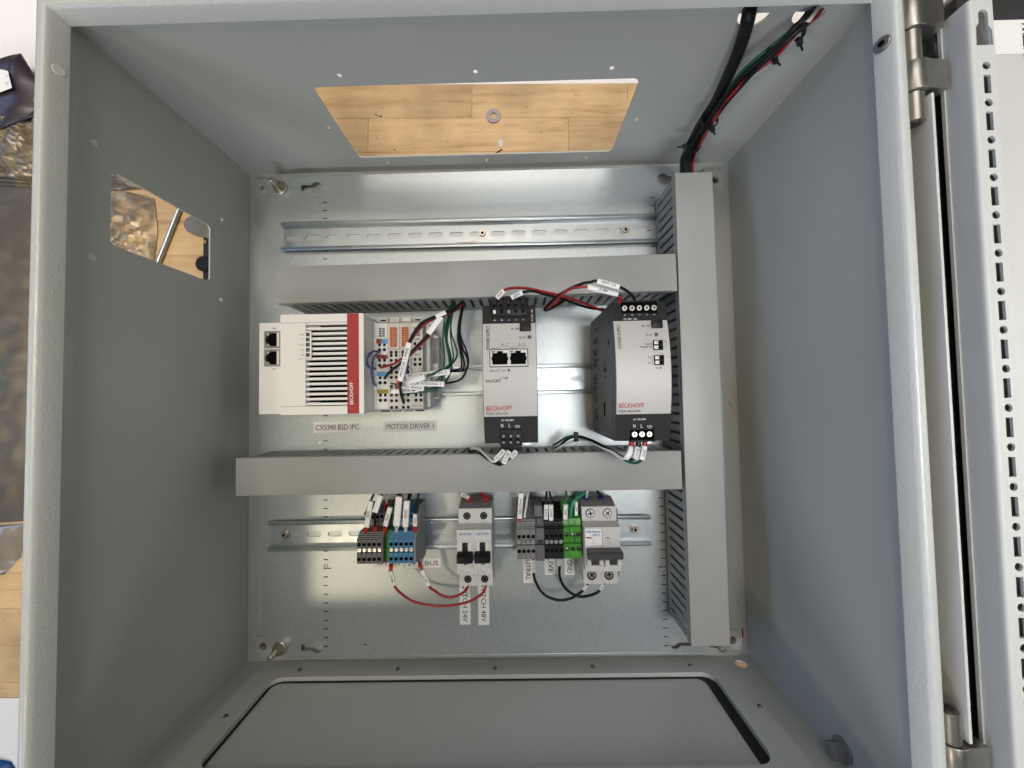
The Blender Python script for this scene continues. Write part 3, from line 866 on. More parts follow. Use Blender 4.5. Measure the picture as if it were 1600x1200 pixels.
 ('wire', 'outer black wire hanging right of the green wires', 'wires fanning into the motor driver terminals', [(275.5, 416.6, 56.0), (273.1, 399.3, 64.0), (272.1, 380.5, 66.0), (277.8, 364.2, 66.0), (280.3, 352.2, 66.0), (278.2, 341.4, 68.0), (271.7, 331.7, 72.0), (258.1, 327.8, 84.0), (244.0, 327.2, 90.0), (226.7, 327.1, 78.0)], 1.05, 'black_wire', [([(261.1, 326.5, 100.0), (219.5, 328.4, 96.0)], 5.2, 'MOTOR WINDING 1', -1)], []),
 ('wire', 'middle black wire hanging right of the green wires', 'wires fanning into the motor driver terminals', [(274.4, 415.4, 52.0), (271.4, 400.0, 56.0), (269.5, 382.2, 56.0), (273.1, 366.6, 56.0), (277.9, 355.5, 56.0), (278.1, 346.5, 58.0), (273.3, 342.0, 60.0), (262.4, 341.0, 66.0), (251.0, 339.2, 74.0), (234.1, 336.6, 74.0)], 1.1, 'black_wire', [], []),
 ('wire', 'second green wire hanging close behind the first terminal group', 'wires fanning into the motor driver terminals', [(264.5, 417.4, 56.0), (261.6, 403.5, 66.0), (258.3, 387.3, 72.0), (258.6, 369.9, 74.0), (261.7, 354.6, 78.0), (262.4, 343.7, 84.0), (256.6, 334.6, 92.0), (245.4, 326.1, 96.0), (229.8, 321.6, 90.0), (212.1, 318.9, 75.0)], 0.8, 'green_wire', [], []),
 ('wire', 'loose green wire crossing over the MOTOR WINDING 2 sleeve', 'wires fanning into the motor driver terminals', [(266.7, 416.9, 60.0), (265.0, 398.4, 74.0), (264.0, 379.4, 80.0), (266.7, 362.1, 84.0), (268.4, 353.2, 90.0), (266.4, 346.0, 98.0), (256.7, 339.4, 102.0), (246.1, 335.2, 103.0), (231.2, 330.4, 95.0), (211.1, 325.9, 75.0)], 0.8, 'green_wire', [], []),
 ('wire', 'black wire looping from the duct behind the green wires', 'wires fanning into the motor driver terminals', [(272.7, 415.8, 48.0), (269.7, 398.6, 52.0), (267.2, 380.7, 52.0), (269.8, 363.8, 52.0), (271.5, 352.5, 54.0), (270.1, 344.8, 56.0), (259.5, 342.2, 62.0), (246.0, 340.8, 70.0)], 0.9, 'black_wire', [], []),
 ('wire', 'black wire in a GND sleeve into the leftmost dark grey terminal block', 'wires dropping into the terminal blocks on the bottom rail', [(176.1, 213.0, 58.0), (176.4, 210.4, 62.0), (176.7, 207.1, 68.0), (171.3, 179.7, 66.0), (168.2, 173.2, 60.0)], 1.2, 'black_wire', [([(177.9, 207.9, 71.0), (172.5, 180.9, 69.0)], 5.4, 'GND', 1)], [([(171.0, 179.5, 66.0), (169.0, 173.5, 62.0)], 2.6, 'red_ferrule')]),
 ('wire', 'black wire in a blank sleeve into the third dark grey terminal block', 'wires dropping into the terminal blocks on the bottom rail', [(185.1, 213.4, 60.0), (186.3, 211.3, 66.0), (181.4, 196.2, 70.0), (178.7, 187.8, 64.0), (178.5, 178.2, 62.0), (177.7, 174.0, 60.0)], 1.1, 'black_wire', [([(188.1, 213.5, 71.0), (182.6, 197.1, 73.0)], 6.0, '', 1)], [([(179.2, 178.4, 64.0), (178.1, 173.0, 61.0)], 2.6, 'red_ferrule')]),
 ('wire', 'white wire with a red ferrule behind the dark grey terminal blocks', 'wires dropping into the terminal blocks on the bottom rail', [(187.3, 210.8, 50.0), (187.8, 207.7, 52.0), (186.7, 200.7, 50.0), (184.0, 193.9, 44.0)], 1.2, 'white_wire', [], [([(186.6, 200.2, 50.0), (184.3, 194.2, 45.0)], 2.7, 'red_ferrule')]),
 ('wire', 'black wire in a short printed sleeve into the fifth dark grey terminal block', 'wires dropping into the terminal blocks on the bottom rail', [(203.5, 212.1, 56.0), (201.7, 209.6, 62.0), (197.1, 200.6, 68.0), (190.6, 180.7, 66.0), (188.0, 172.9, 60.0)], 1.2, 'black_wire', [([(197.8, 201.1, 71.0), (191.8, 181.7, 69.0)], 5.0, 'GND', 1)], [([(190.6, 179.2, 66.0), (188.6, 173.2, 62.0)], 2.6, 'red_ferrule')]),
 ('wire', 'black wire in a wide blank white sleeve into the leftmost blue terminal block', 'wires dropping into the terminal blocks on the bottom rail', [(205.5, 212.5, 58.0), (205.9, 210.5, 64.0), (202.7, 180.5, 66.0), (200.5, 172.7, 60.0)], 1.2, 'black_wire', [([(207.5, 212.5, 72.0), (204.0, 182.1, 70.0)], 7.0, '', 1)], [([(202.7, 179.6, 66.0), (201.2, 173.2, 62.0)], 2.0, 'white_ferrule')]),
 ('wire', 'black wire in a large GND sleeve into the third blue terminal block', 'wires dropping into the terminal blocks on the bottom rail', [(213.7, 212.4, 58.0), (215.0, 206.4, 66.0), (212.1, 179.9, 66.0), (210.3, 172.6, 60.0)], 1.2, 'black_wire', [([(215.3, 207.6, 71.0), (212.8, 180.9, 69.0)], 6.4, 'GND', 1)], [([(212.1, 179.5, 66.0), (210.9, 173.1, 62.0)], 2.0, 'white_ferrule')]),
 ('wire', 'black wire in a small GND sleeve into the rightmost blue terminal block', 'wires dropping into the terminal blocks on the bottom rail', [(223.8, 212.2, 58.0), (223.0, 193.9, 66.0), (222.6, 188.4, 68.0), (221.9, 179.8, 66.0), (220.3, 172.4, 60.0)], 1.2, 'black_wire', [([(223.5, 193.7, 71.0), (222.8, 181.0, 69.0)], 4.2, 'GND', 1)], [([(221.9, 178.9, 66.0), (220.8, 172.9, 62.0)], 2.7, 'red_ferrule')]),
 ('wire', 'thin black wire running behind the blue terminal blocks', 'wires dropping into the terminal blocks on the bottom rail', [(212.6, 209.4, 46.0), (211.3, 204.4, 48.0), (205.0, 193.7, 46.0), (201.4, 185.7, 44.0)], 1.1, 'black_wire', [], []),
 ('wire', 'long red wire looping from the 48 V sleeve to the right switch', 'looped wires below the bottom rail', [(191.6, 133.9, 52.0), (191.4, 128.3, 52.0), (193.9, 112.0, 50.0), (200.5, 102.2, 48.0), (212.4, 92.6, 46.0), (226.8, 88.0, 45.0), (242.6, 86.2, 45.0), (258.4, 87.0, 45.0), (274.3, 91.0, 46.0), (284.5, 97.0, 48.0), (290.5, 102.5, 50.0), (293.1, 109.1, 52.0)], 1.35, 'red_wire', [([(191.9, 128.7, 54.0), (194.6, 112.7, 52.0)], 4.6, '48 V', -1)], [([(192.3, 135.3, 54.0), (191.9, 129.5, 54.0)], 2.3, 'red_ferrule')]),
 ('wire', 'short red wire looping from the 24 V sleeve to the left switch', 'looped wires below the bottom rail', [(222.3, 132.6, 50.0), (224.8, 127.4, 50.0), (231.1, 109.5, 48.0), (237.7, 102.8, 46.0), (244.8, 97.5, 45.0), (254.3, 95.3, 45.0), (265.0, 98.8, 46.0), (271.6, 104.3, 48.0), (274.6, 109.9, 50.0)], 1.35, 'red_wire', [([(225.0, 128.3, 52.0), (231.6, 110.5, 50.0)], 4.6, '24 V', -1)], [([(222.3, 134.0, 52.0), (224.8, 130.4, 52.0)], 2.3, 'red_ferrule')]),
 ('wire', 'black wire looping from the NEUTRAL blocks to the double breaker', 'looped wires below the bottom rail', [(345.4, 139.8, 52.0), (345.2, 123.2, 50.0), (347.1, 113.5, 48.0), (352.2, 102.2, 46.0), (360.5, 94.4, 45.0), (373.0, 90.7, 45.0), (385.5, 92.5, 45.0), (393.8, 97.8, 46.0), (399.0, 102.8, 48.0), (402.4, 110.6, 52.0)], 1.45, 'black_wire', [([(345.3, 137.7, 53.0), (345.1, 123.9, 51.0)], 3.8, 'NEUTRAL', 1), ([(398.7, 104.1, 50.0), (402.2, 110.6, 52.0)], 4.0, 'L1', 1)], []),
 ('wire', 'black wire looping from the LIVE blocks to the double breaker', 'looped wires below the bottom rail', [(373.6, 139.4, 52.0), (373.5, 129.9, 50.0), (373.5, 118.3, 48.0), (377.4, 107.0, 46.0), (385.7, 98.2, 45.0), (396.0, 94.2, 45.0), (405.0, 95.6, 46.0), (412.7, 99.3, 48.0), (417.1, 104.4, 50.0), (420.2, 112.4, 53.0)], 1.5, 'black_wire', [([(373.6, 138.3, 53.0), (373.4, 130.6, 51.0)], 3.6, 'LIVE', 1), ([(416.4, 104.7, 51.0), (419.5, 111.4, 53.0)], 4.0, 'L2', 1)], []),
 ('wire', 'white wire in a NEUTRAL sleeve into the leftmost mid grey terminal block', 'wires dropping into the terminal blocks on the bottom rail', [(334.4, 213.1, 58.0), (333.8, 210.6, 64.0), (331.2, 185.2, 64.0), (331.0, 180.4, 60.0)], 1.2, 'white_wire', [([(333.5, 213.4, 69.0), (331.3, 186.7, 67.0)], 5.2, 'NEUTRAL', -1)], [([(331.3, 185.7, 65.0), (331.1, 182.2, 63.0)], 2.7, 'red_ferrule')]),
 ('wire', 'bare white wire into the second mid grey terminal block', 'wires dropping into the terminal blocks on the bottom rail', [(341.5, 213.5, 60.0), (340.6, 209.5, 62.0), (336.3, 185.0, 62.0), (335.8, 178.7, 58.0)], 1.3, 'white_wire', [], [([(336.9, 189.3, 63.0), (336.0, 180.4, 60.0)], 1.7, 'white_ferrule')]),
 ('wire', 'black wire in the left LIVE sleeve into the black terminal blocks', 'wires dropping into the terminal blocks on the bottom rail', [(360.7, 214.2, 60.0), (359.6, 206.7, 66.0), (359.1, 200.4, 68.0), (358.9, 184.3, 64.0), (359.1, 179.0, 60.0)], 1.3, 'black_wire', [([(359.0, 200.9, 70.0), (358.7, 185.3, 67.0)], 4.4, 'LIVE', -1)], []),
 ('wire', 'black wire in the right LIVE sleeve into the black terminal blocks', 'wires dropping into the terminal blocks on the bottom rail', [(363.1, 213.7, 58.0), (363.8, 210.1, 64.0), (364.4, 200.3, 68.0), (364.4, 183.2, 64.0), (364.8, 178.4, 60.0)], 1.1, 'black_wire', [([(364.0, 200.8, 70.0), (364.2, 184.2, 67.0)], 4.6, 'LIVE', 1)], []),
 ('wire', 'green wire in a GND sleeve into the green terminal blocks', 'wires dropping into the terminal blocks on the bottom rail', [(381.4, 213.9, 60.0), (380.3, 206.4, 66.0), (379.4, 200.0, 68.0), (379.1, 184.5, 64.0), (379.4, 179.2, 60.0)], 1.2, 'light_green_wire', [([(379.3, 200.8, 70.0), (378.7, 185.4, 67.0)], 4.6, 'GND', 1)], []),
 ('wire', 'thick teal wire curving into the middle green terminal block', 'wires dropping into the terminal blocks on the bottom rail', [(404.3, 212.5, 56.0), (400.4, 209.7, 60.0), (392.1, 205.7, 64.0), (387.1, 200.3, 66.0), (385.2, 193.4, 66.0), (384.8, 183.2, 62.0)], 1.7, 'teal_wire', [], []),
 ('wire', 'green wire in a narrow sleeve into the rightmost green terminal block', 'wires dropping into the terminal blocks on the bottom rail', [(392.2, 213.7, 60.0), (391.1, 208.2, 66.0), (391.0, 202.3, 66.0), (390.9, 187.1, 62.0), (391.4, 179.9, 58.0)], 1.3, 'light_green_wire', [([(390.5, 203.1, 69.0), (390.5, 188.1, 65.0)], 3.2, 'GND', 1)], []),
 ('wire', 'white wire with a blue ferrule into the double breaker', 'wires dropping into the terminal blocks on the bottom rail', [(403.8, 215.0, 62.0), (403.5, 210.5, 60.0), (403.9, 203.9, 54.0), (404.4, 198.1, 48.0)], 1.5, 'white_wire', [], [([(403.9, 204.1, 54.0), (404.4, 197.6, 48.0)], 3.0, 'blue_ferrule')]),
 ('wire', 'black wire with a blue ferrule into the double breaker', 'wires dropping into the terminal blocks on the bottom rail', [(412.9, 214.8, 62.0), (414.9, 210.3, 60.0), (419.7, 203.6, 54.0), (422.0, 197.8, 48.0)], 1.5, 'black_wire', [], [([(419.7, 203.8, 54.0), (422.0, 197.8, 48.0)], 3.0, 'blue_ferrule')]),
 ('wire', 'red wire in a printed sleeve into the left switch', 'wires dropping into the terminal blocks on the bottom rail', [(267.9, 216.1, 66.0), (269.7, 212.2, 62.0), (274.7, 207.1, 56.0), (277.1, 199.5, 48.0)], 1.4, 'red_wire', [([(270.0, 212.7, 64.0), (277.1, 206.9, 59.0)], 4.4, '24V', 1)], [([(276.6, 205.2, 56.0), (277.2, 198.3, 49.0)], 2.9, 'red_ferrule')]),
 ('wire', 'red wire with a bare bend into the right switch', 'wires dropping into the terminal blocks on the bottom rail', [(288.0, 215.2, 64.0), (292.1, 211.3, 62.0), (295.4, 206.3, 56.0), (295.8, 199.5, 49.0)], 1.6, 'red_wire', [], [([(295.4, 205.8, 56.0), (295.8, 198.5, 49.0)], 2.9, 'red_ferrule')]),
]
CABLE = [(528.5, 640.0, 165.9), (509.7, 598.0, 191.6), (513.1, 592.0, 179.1), (516.1, 588.0, 162.7), (519.2, 586.0, 141.5), (522.0, 584.0, 118.7), (519.9, 581.0, 101.8), (519.9, 577.0, 79.6), (519.5, 569.4, 62.0), (522.7, 554.1, 52.0)]
BUNDLE = {'green': [(585.3, 640.0, 159.7), (557.7, 598.0, 188.1), (542.5, 586.0, 183.6), (532.9, 582.0, 173.8), (524.3, 580.0, 158.6), (521.3, 578.0, 147.6), (522.2, 577.0, 125.7), (521.3, 575.0, 105.8), (518.6, 572.0, 86.8), (515.4, 570.3, 62.0), (518.7, 555.4, 50.0)], 'black_a': [(585.6, 640.0, 160.8), (557.7, 598.0, 190.3), (543.3, 584.0, 188.5), (536.1, 580.0, 175.9), (528.0, 577.0, 160.5), (522.6, 575.0, 141.7), (519.8, 573.0, 127.3), (517.9, 572.0, 110.9), (517.2, 570.0, 89.8), (519.9, 571.3, 58.0), (522.4, 556.5, 48.0)], 'black_b': [(581.5, 640.0, 159.8), (555.1, 598.0, 187.0), (540.1, 582.0, 183.6), (531.8, 578.0, 171.6), (523.7, 576.0, 157.4), (519.4, 574.0, 138.1), (518.4, 572.0, 119.5), (518.5, 570.0, 96.2), (524.6, 573.3, 57.0), (527.4, 556.4, 48.0)], 'black_c': [(588.8, 640.0, 158.4), (562.3, 598.0, 185.7), (544.2, 580.0, 190.2), (534.8, 576.0, 177.6), (528.0, 573.0, 162.1), (522.7, 571.0, 136.6), (521.7, 570.0, 118.2), (520.5, 568.0, 101.1), (528.4, 574.5, 55.0), (530.8, 556.9, 47.0)], 'red': [(592.9, 640.0, 159.4), (564.8, 598.0, 189.0), (546.4, 582.0, 185.8), (540.5, 578.0, 172.7), (528.8, 574.0, 161.0), (523.8, 572.0, 148.4), (521.9, 571.0, 133.2), (521.2, 569.0, 113.8), (521.4, 566.0, 93.1), (531.2, 573.0, 55.0), (532.9, 556.8, 47.0)], 'white': [(590.7, 640.0, 160.7), (560.7, 598.0, 191.2), (550.3, 585.0, 189.6), (545.1, 581.0, 179.6), (540.3, 580.0, 162.4), (529.7, 578.0, 147.4), (525.0, 577.0, 125.6), (523.3, 575.0, 101.7), (524.6, 573.8, 54.0), (526.2, 557.6, 46.0)]}

# ================================================================== CONTROLLER
cx = thing('embedded_controller', 'white box controller with black ventilation slots, red stripe and two network sockets', 'controller', (139, 349, 20))
MB().box(100, 180.6, 300.2, 398.2, 27, 86, bev=.8).build('housing', 'offwhite', cx)
# recessed dark core behind the louvres, front frame round it
MB().box(121, 168, 305, 393, 86, 88.5).build('vent_core', 'hole', cx, smooth=0)
fo = rrect(97.8, 180.7, 299.2, 398.6, 1.0, 2)
MB().sheet(fo, [rrect(123.4, 164.2, 307.6, 390.3)], 'z', 85.6, 95).build('front_cover', 'white', cx, smooth=0)
mb = MB().box(97.9, 164.1, 390.15, 390.5, 95.0, 95.06).box(97.9, 164.1, 307.3, 307.65, 95.0, 95.06).box(122.9, 123.3, 307.6, 390.2, 95.0, 95.06)
mb.build('panel_seam', 'greyprint', cx, smooth=0)
sl = None
for k in range(17):
    y = 389.2 - 4.985 * k
    d = (0, y - 389.2, 0)
    if sl is None:
        sl = MB().box(123.3, 164.3, y - 1.25, y + 1.25, 88.6, 94.6, bev=.3, seg=1).build('louvre', 'white', cx)
    else:
        again(sl, d, cx)
for y in (386.5, 310.5):
    MB().box(124, 135, y - .9, y + .9, 89, 91).build('vent_screw_tab', 'rail', cx)
MB().box(164.3, 175.9, 299.4, 398.4, 94.9, 95.35, bev=.1, seg=1).build('red_stripe', 'redstripe', cx)
txt('BECKHOFF', (168.5, 319.4, 95.5), 3.6, 'lightprint', cx, w=21.8, rot=90, bold=.14)
txt('CX5340', (172.9, 314.5, 95.5), 1.7, 'print', cx, w=8, rot=90)
MB().box(115, 129, 354.6, 382.1, 94.9, 95.5, bev=.12, seg=1).build('led_panel', 'white', cx)
for k, s in enumerate(('PWR', 'TC', 'HDD', 'FB1', 'FB2')):
    y = 378.4 - 5.07 * k
    MB().box(123.5, 127.3, y - 1.9, y + 1.9, 95.4, 95.7, bev=.1, seg=1).build('status_led', 'handle', cx)
    txt(s, (122.0, y, 95.62), 1.7, 'greyprint', cx, ax='R')
MB().box(129.3, 129.6, 354.4, 382.3, 95.0, 95.1).box(114.6, 129.6, 354.2, 354.5, 95, 95.1).build('panel_outline', 'greyprint', cx, smooth=0)
j1, j2 = rrect(57.4, 76, 370.6, 389.4), rrect(57.4, 76, 350.8, 369.6)
MB().sheet(rrect(52.2, 98.6, 299.4, 398.4, .8, 2), [j1, j2], 'z', 55, 59).build('connector_panel', 'white', cx, smooth=0)
MB().box(53, 99, 300, 397.8, 27, 54.9, bev=.5).build('connector_housing', 'offwhite', cx)
for y0 in (350.8, 370.6):
    a = y0
    opn = [(60.2, a + 3.0), (63.4, a + 3.0), (63.4, a + 2.2), (71.5, a + 2.2), (71.5, a + 16.6), (63.4, a + 16.6), (63.4, a + 15.6), (60.2, a + 15.6), (60.2, a + 12), (59.0, a + 12), (59.0, a + 6.6), (60.2, a + 6.6)]
    j = MB().sheet(rrect(57.6, 79, a + .2, a + 18.6), [opn], 'z', 54.9, 59.5).build('network_socket', 'washer', cx, smooth=0)
    MB().box(58, 78, a + 1, a + 18, 54.95, 55.2).build('socket_shade', 'hole', j, smooth=0)  # black plate painted as the shade inside the socket
    MB().box(71.7, 74.2, a + 2, a + 16.8, 59.4, 59.7).build('socket_shield', 'offwhite', j, smooth=0)
    for q in (3.4, 14.2):
        MB().box(61, 63, a + q, a + q + 1.2, 58.6, 59.7).build('link_led', 'offwhite', j, smooth=0)
txt('X000', (68.5, 392.4, 59.2), 1.6, 'print', cx)
txt('X001', (68.4, 348.0, 59.2), 1.6, 'print', cx)

# ================================================================== I/O TERMINALS
ZT = 72.0
def io_pair(t, x, y, r=2.0, sq=True):
    """square test/release openings and the round wire entries under them"""
    for dx in (-2.55, 2.55):  # black boxes and discs paint the dark inside these openings
        if sq:
            MB().box(x + dx - 1.35, x + dx + 1.35, y + 2.3, y + 5.4, ZT - .4, ZT + .12).build('release_slot', 'print', t, smooth=0)
        rg = MB().ring((x + dx, y - 1.4, ZT - .2), (0, 0, 1), r, r - .45, .5, 14).build('wire_entry', 'tplate', t)
        MB().cyl((x + dx, y - 1.4, ZT - .3), (0, 0, 1), r - .4, .42, seg=12).build('entry_hole_shade', 'print', rg)

def io_tag(t, x0, x1, y0, y1, m, s='', name='marker_cap'):
    MB().box(x0, x1, y0, y1, ZT - .4, ZT + 1.5, bev=.35).build(name, m, t)
    if s:
        txt(s, ((x0 + x1) / 2, (y0 + y1) / 2, ZT + 1.6), 1.8 if s != '-' else .4, 'print', t, w=1.8 if s == '-' else None)

slice_labels = ['first white bus terminal from the left with red, blue and yellow marker caps',
                'second white bus terminal from the left with an orange connector block',
                'third white bus terminal from the left with an orange connector block',
                'rightmost white bus terminal with only square slots and round holes']
for k in range(4):
    xa = 184.6 + 12.27 * k
    xb = xa + 12.05
    xm = (xa + xb) / 2
    t = thing('bus_terminal', slice_labels[k], 'terminal module', (xm, 348, 20), 'bus terminals beside the controller')
    prof_t = [(303, 25), (301, 45), (301.2, 66), (303, ZT), (393, ZT), (395.4, 67), (397, 48), (394, 25)]
    MB().prism(prof_t, 'x', xa, xb, bev=.3).build('housing', 'cream' if k else 'offwhite', t)
    MB().box(xm - 4.5, xm + 4.5, 394, 399.5, 62, 66.5, bev=.5).build('latch', 'offwhite' if k in (1, 2) else 'cream', t)
    if k in (0, 3):
        MB().box(xm - 3.2, xm + 2.8, 396.0, 397.6, 66.4, 66.8).build('latch_slot', 'print', t, smooth=0)
    if k == 1:
        txt('EL7411', (xm, 397.3, 66.7), 1.7, 'print', t)
    MB().box(xm - 4.4, xm + 3.8, 299.6, 302.2, 58, 64.5, bev=.3).build('foot_latch', 'black' if k in (0, 3) else 'tmid', t)
    MB().box(xa + .1, xb - .1, 392.3, 392.7, ZT, ZT + .1).build('top_seam', 'tmid', t, smooth=0)
    if k in (0, 3):
        for r in range(4):
            for dx in (-1.7, 1.7):
                MB().box(xm + dx - 1.4, xm + dx + 1.4, 386.8 - r * 2.45 - .85, 386.8 - r * 2.45 + .85, ZT - .2, ZT + .25).build('status_led', 'handle', t, smooth=0)
    if k == 0:
        io_tag(t, xa + .6, xm - .1, 371.4, 376.2, 'red', '+')
        io_tag(t, xm + .1, xb - .3, 371.4, 376.2, 'blue', '-')
        io_pair(t, xm, 366.2)
        io_tag(t, xa + .6, xm - .1, 355.2, 359.4, 'red', '+')
        io_tag(t, xm + .1, xb - .3, 355.2, 359.4, 'red', '+')
        io_pair(t, xm, 349.8)
        io_tag(t, xa + .9, xm - .1, 337.2, 341.8, 'blue', '-')
        io_tag(t, xm + .1, xb - .1, 337.2, 341.8, 'blue', '-')
        io_pair(t, xm + .4, 331.6)
        io_tag(t, xa + .9, xm - .1, 318.8, 323.3, 'olive', '+')
        io_tag(t, xm + .1, xb - .1, 318.8, 323.3, 'olive', '+')
        io_pair(t, xm + .6, 313.4)
    elif k in (1, 2):
        MB().box(xm - 3.3, xm + 3.2, 367.6, 388.2, ZT - .3, ZT + 2.2, bev=.3).build('connector_block', 'orange', t)
        for r in range(8):
            for dx in (-1.5, 1.5):
                MB().box(xm + dx - .85, xm + dx + .85, 386.6 - r * 2.5 - .7, 386.6 - r * 2.5 + .7, ZT + 2.1, ZT + 2.3).build('wire_slot', 'handle', t, smooth=0)
        mb = MB()
        for r in range(8):
            for dx in (-4.6, 4.4):
                mb.box(xm + dx - .4, xm + dx + .4, 386.4 - r * 2.5 - .3, 386.4 - r * 2.5 + .3, ZT, ZT + .08)
        mb.build('channel_numbers', 'greyprint', t, smooth=0)
        for i, y in enumerate((363.4, 354.8, 347.2, 337.0, 327.5, 318.5, 312.6, 305.6)):
            io_pair(t, xm, y, 1.9, sq=i in (1, 3, 5))
        MB().box(xm - 4.6, xm - 2.8, 366.6, 367, ZT, ZT + .1).box(xa + .4, xb - .4, 364.6, 365.0, ZT, ZT + .08).build('group_line', 'greyprint', t, smooth=0)
        txt('BECKHOFF', (xm, 342.8, ZT + .12), 1.1, 'print', t, w=8.5, bold=.1)
        if k == 1:
            MB().box(xb - 3.2, xb - .9, 325.5, 335.5, ZT - .2, ZT + 1.2, bev=.25).build('plug_key', 'orange', t)
            MB().box(xb - 2.4, xb + .2, 340, 341, ZT, ZT + .1).build('print_dash', 'print', t, smooth=0)
    else:
        MB().box(xm - 2.6, xm + 3.2, 374.8, 375.6, ZT, ZT + .12).build('print_dash', 'print', t, smooth=0)
        io_pair(t, xm + .4, 366.6)
        io_pair(t, xm + .4, 350.2)
        MB().box(xm - 2.4, xm + .2, 358.6, 359.3, ZT, ZT + .12).box(xm + .8, xm + 3.2, 358.6, 359.3, ZT, ZT + .12).build('print_dash', 'print', t, smooth=0)
        MB().box(xa - 1, xa + 1.2, 343.6, 344.3, ZT, ZT + .12).box(xb - 1.4, xb, 343.6, 344.3, ZT, ZT + .12).build('print_dash', 'print', t, smooth=0)
        io_pair(t, xm + 1, 312.8)
        txt('EL2008', (xm + .2, 307.6, ZT + .12), 1.2, 'greyprint', t, w=8)
        txt('BECKHOFF', (xm + .2, 305.3, ZT + .12), 1.3, 'print', t, w=9.6, bold=.1)
# clear side strip of the controller with its label clips
ps = MB().box(181.0, 184.4, 302, 394.5, 25, 70, bev=.4).solo('power_contact_strip', 'offwhite', 'narrow pale strip with clips between the controller and the first bus terminal', 'strip', loc=(182.7, 348, 25))
BASE[ps.name] = Vector((182.7, 348, 25))
for y in (371.8, 356, 339.5, 322):
    MB().box(181.3, 184.2, y, y + 5.6, 69.8, 71.6, bev=.4).build('clip', 'white', ps)
ec = thing('end_cover', 'pale end cover and metal clamp at the right end of the bus terminals', 'end cover', (236, 348, 20))
MB().box(233.6, 237.2, 304, 394, 24, 57, bev=.5).build('cover_plate', 'white', ec)
MB().box(237.3, 243.5, 312, 384, 26, 42, bev=.6).build('clamp_body', 'offwhite', ec)
MB().box(237.8, 243, 314, 330, 41.8, 42.4).box(237.8, 243, 352, 381, 41.8, 42.4).build('clamp_recess', 'tmid', ec, smooth=0)

# ================================================================== POWER SUPPLIES
def zf(y):
    return 122 + 11 * (1 - ((y - 334) / 63.0) ** 2)

def arc(ya, yb, n=18, dz=0.0):
    return [(ya + (yb - ya) * k / n, zf(ya + (yb - ya) * k / n) + dz) for k in range(n + 1)]

def skin(x0, x1, y0, y1, h=0.35):
    lp = arc(y0, y1, 16, h) + arc(y1, y0, 16, -.6)
    return MB().prism(lp, 'x', x0, x1)

def psu_body(t, x0, x1):
    y0, y1 = 271.2, 396.8
    MB().prism([(y0, 29)] + arc(y0, y1) + [(y1, 29)], 'x', x0, x1, bev=.4).build('housing', 'anod', t)
    skin(x0 + .5, x1 - .5, 295.6, 378.8).build('front_panel', 'silver', t)
    skin(x0 + .3, x1 - .3, 378.9, y1 - .2, .45).build('top_band', 'band', t)
    skin(x0 + .3, x1 - .3, y0 + .2, 295.5, .45).build('bottom_band', 'band', t)
    mb = MB()
    for r in range(9):
        mb.box(x0 + 4 + r * 4.8, x0 + 6.4 + r * 4.8, y1 - .1, y1 + .25, 45, 105)
    mb.build('vent_slots', 'hole', t, smooth=0)

def earth_sign(t, x, y):
    z = zf(y)
    mb = MB().ring((x, y, z + .45), (0, 0, 1), 2.2, 1.85, .1, 20).box(x - .17, x + .17, y - .5, y + 1.5, z + .45, z + .55)
    for dy, w in ((-.5, 1.3), (0.15, .0), (.25, .8)):
        mb.box(x - w, x + w, y + dy - .15, y + dy + .15, z + .45, z + .56)
    mb.build('earth_symbol', 'lightprint', t, smooth=0)

def front_text(t, s, x, y, h, m, **k):
    k.setdefault('bold', .1)
    return txt(s, (x, y, 0), h * 1.08, m, t, zf=lambda yy: zf(yy) + .28, **k)

p1 = thing('power_supply', 'left silver power supply with two network sockets on its front', 'power supply', (325, 334, 20), 'silver power supplies with charcoal ends')
psu_body(p1, 301, 349.2)
b = MB().box(308.8, 341.8, 385.5, 399, 112, 128, bev=.6).build('output_connector', 'black', p1)
MB().box(309.6, 341, 398.5, 404, 108, 121, bev=.6).build('connector_back', 'black', p1)
for k in range(5):
    x = 312.2 + 6.42 * k
    MB().box(x - 2.1, x + 2.1, 391.5, 399.0, 126, 130.5, bev=.5).build('clamp_lever', 'black', p1)
    MB().box(x - 1.6, x + 1.6, 398, 403, 120.5, 124.5, bev=.5).build('clamp_lever', 'black', p1)
    MB().box(x - 1.4, x + 1.4, 392.8, 395.6, 130.4, 130.6).build('lever_notch', 'hole', p1, smooth=0)
    if k in (0, 2):
        MB().box(x - 1.2, x + 1.2, 387.8, 391.2, 127.9, 128.6, bev=.2).build('lever_tip', 'white' if k == 0 else 'tplate', p1)
    else:
        MB().box(x - 1.2, x + 1.2, 388.4, 390.8, 127.9, 128.1).build('test_slot', 'hole', p1, smooth=0)
    z = zf(382) + .5
    mb = MB().box(x - 1.1, x + 1.1, 381.85, 382.15, z, z + .1)
    if k < 2:
        mb.box(x - .16, x + .16, 380.9, 383.1, z, z + .12)
    mb.build('polarity_mark', 'lightprint', p1, smooth=0)
front_text(p1, 'DC 24V  10A', 346.0, 386.2, 1.5, 'lightprint', w=11.5, rot=90)
MB().box(334.6, 344.6, 371.2, 378.6, 127, 131.4, bev=.6).build('trimmer_cover', 'black', p1)
front_text(p1, '24 - 28V', 330.5, 373.6, 2.0, 'print', w=7.6)
front_text(p1, 'POWER SUPPLY', 306.1, 366.2, 3.0, 'print', w=21.8, rot=90)
def led(t, x, y, r=1.9):
    rg = MB().ring((x, y, zf(y)), (0, 0, 1), r, r - .35, .7, 16).build('status_led', 'tmid', t)
    MB().cyl((x, y, zf(y)), (0, 0, 1), r - .3, .55, seg=14).build('led_lens', 'handle', rg)
led(p1, 343, 365.6)
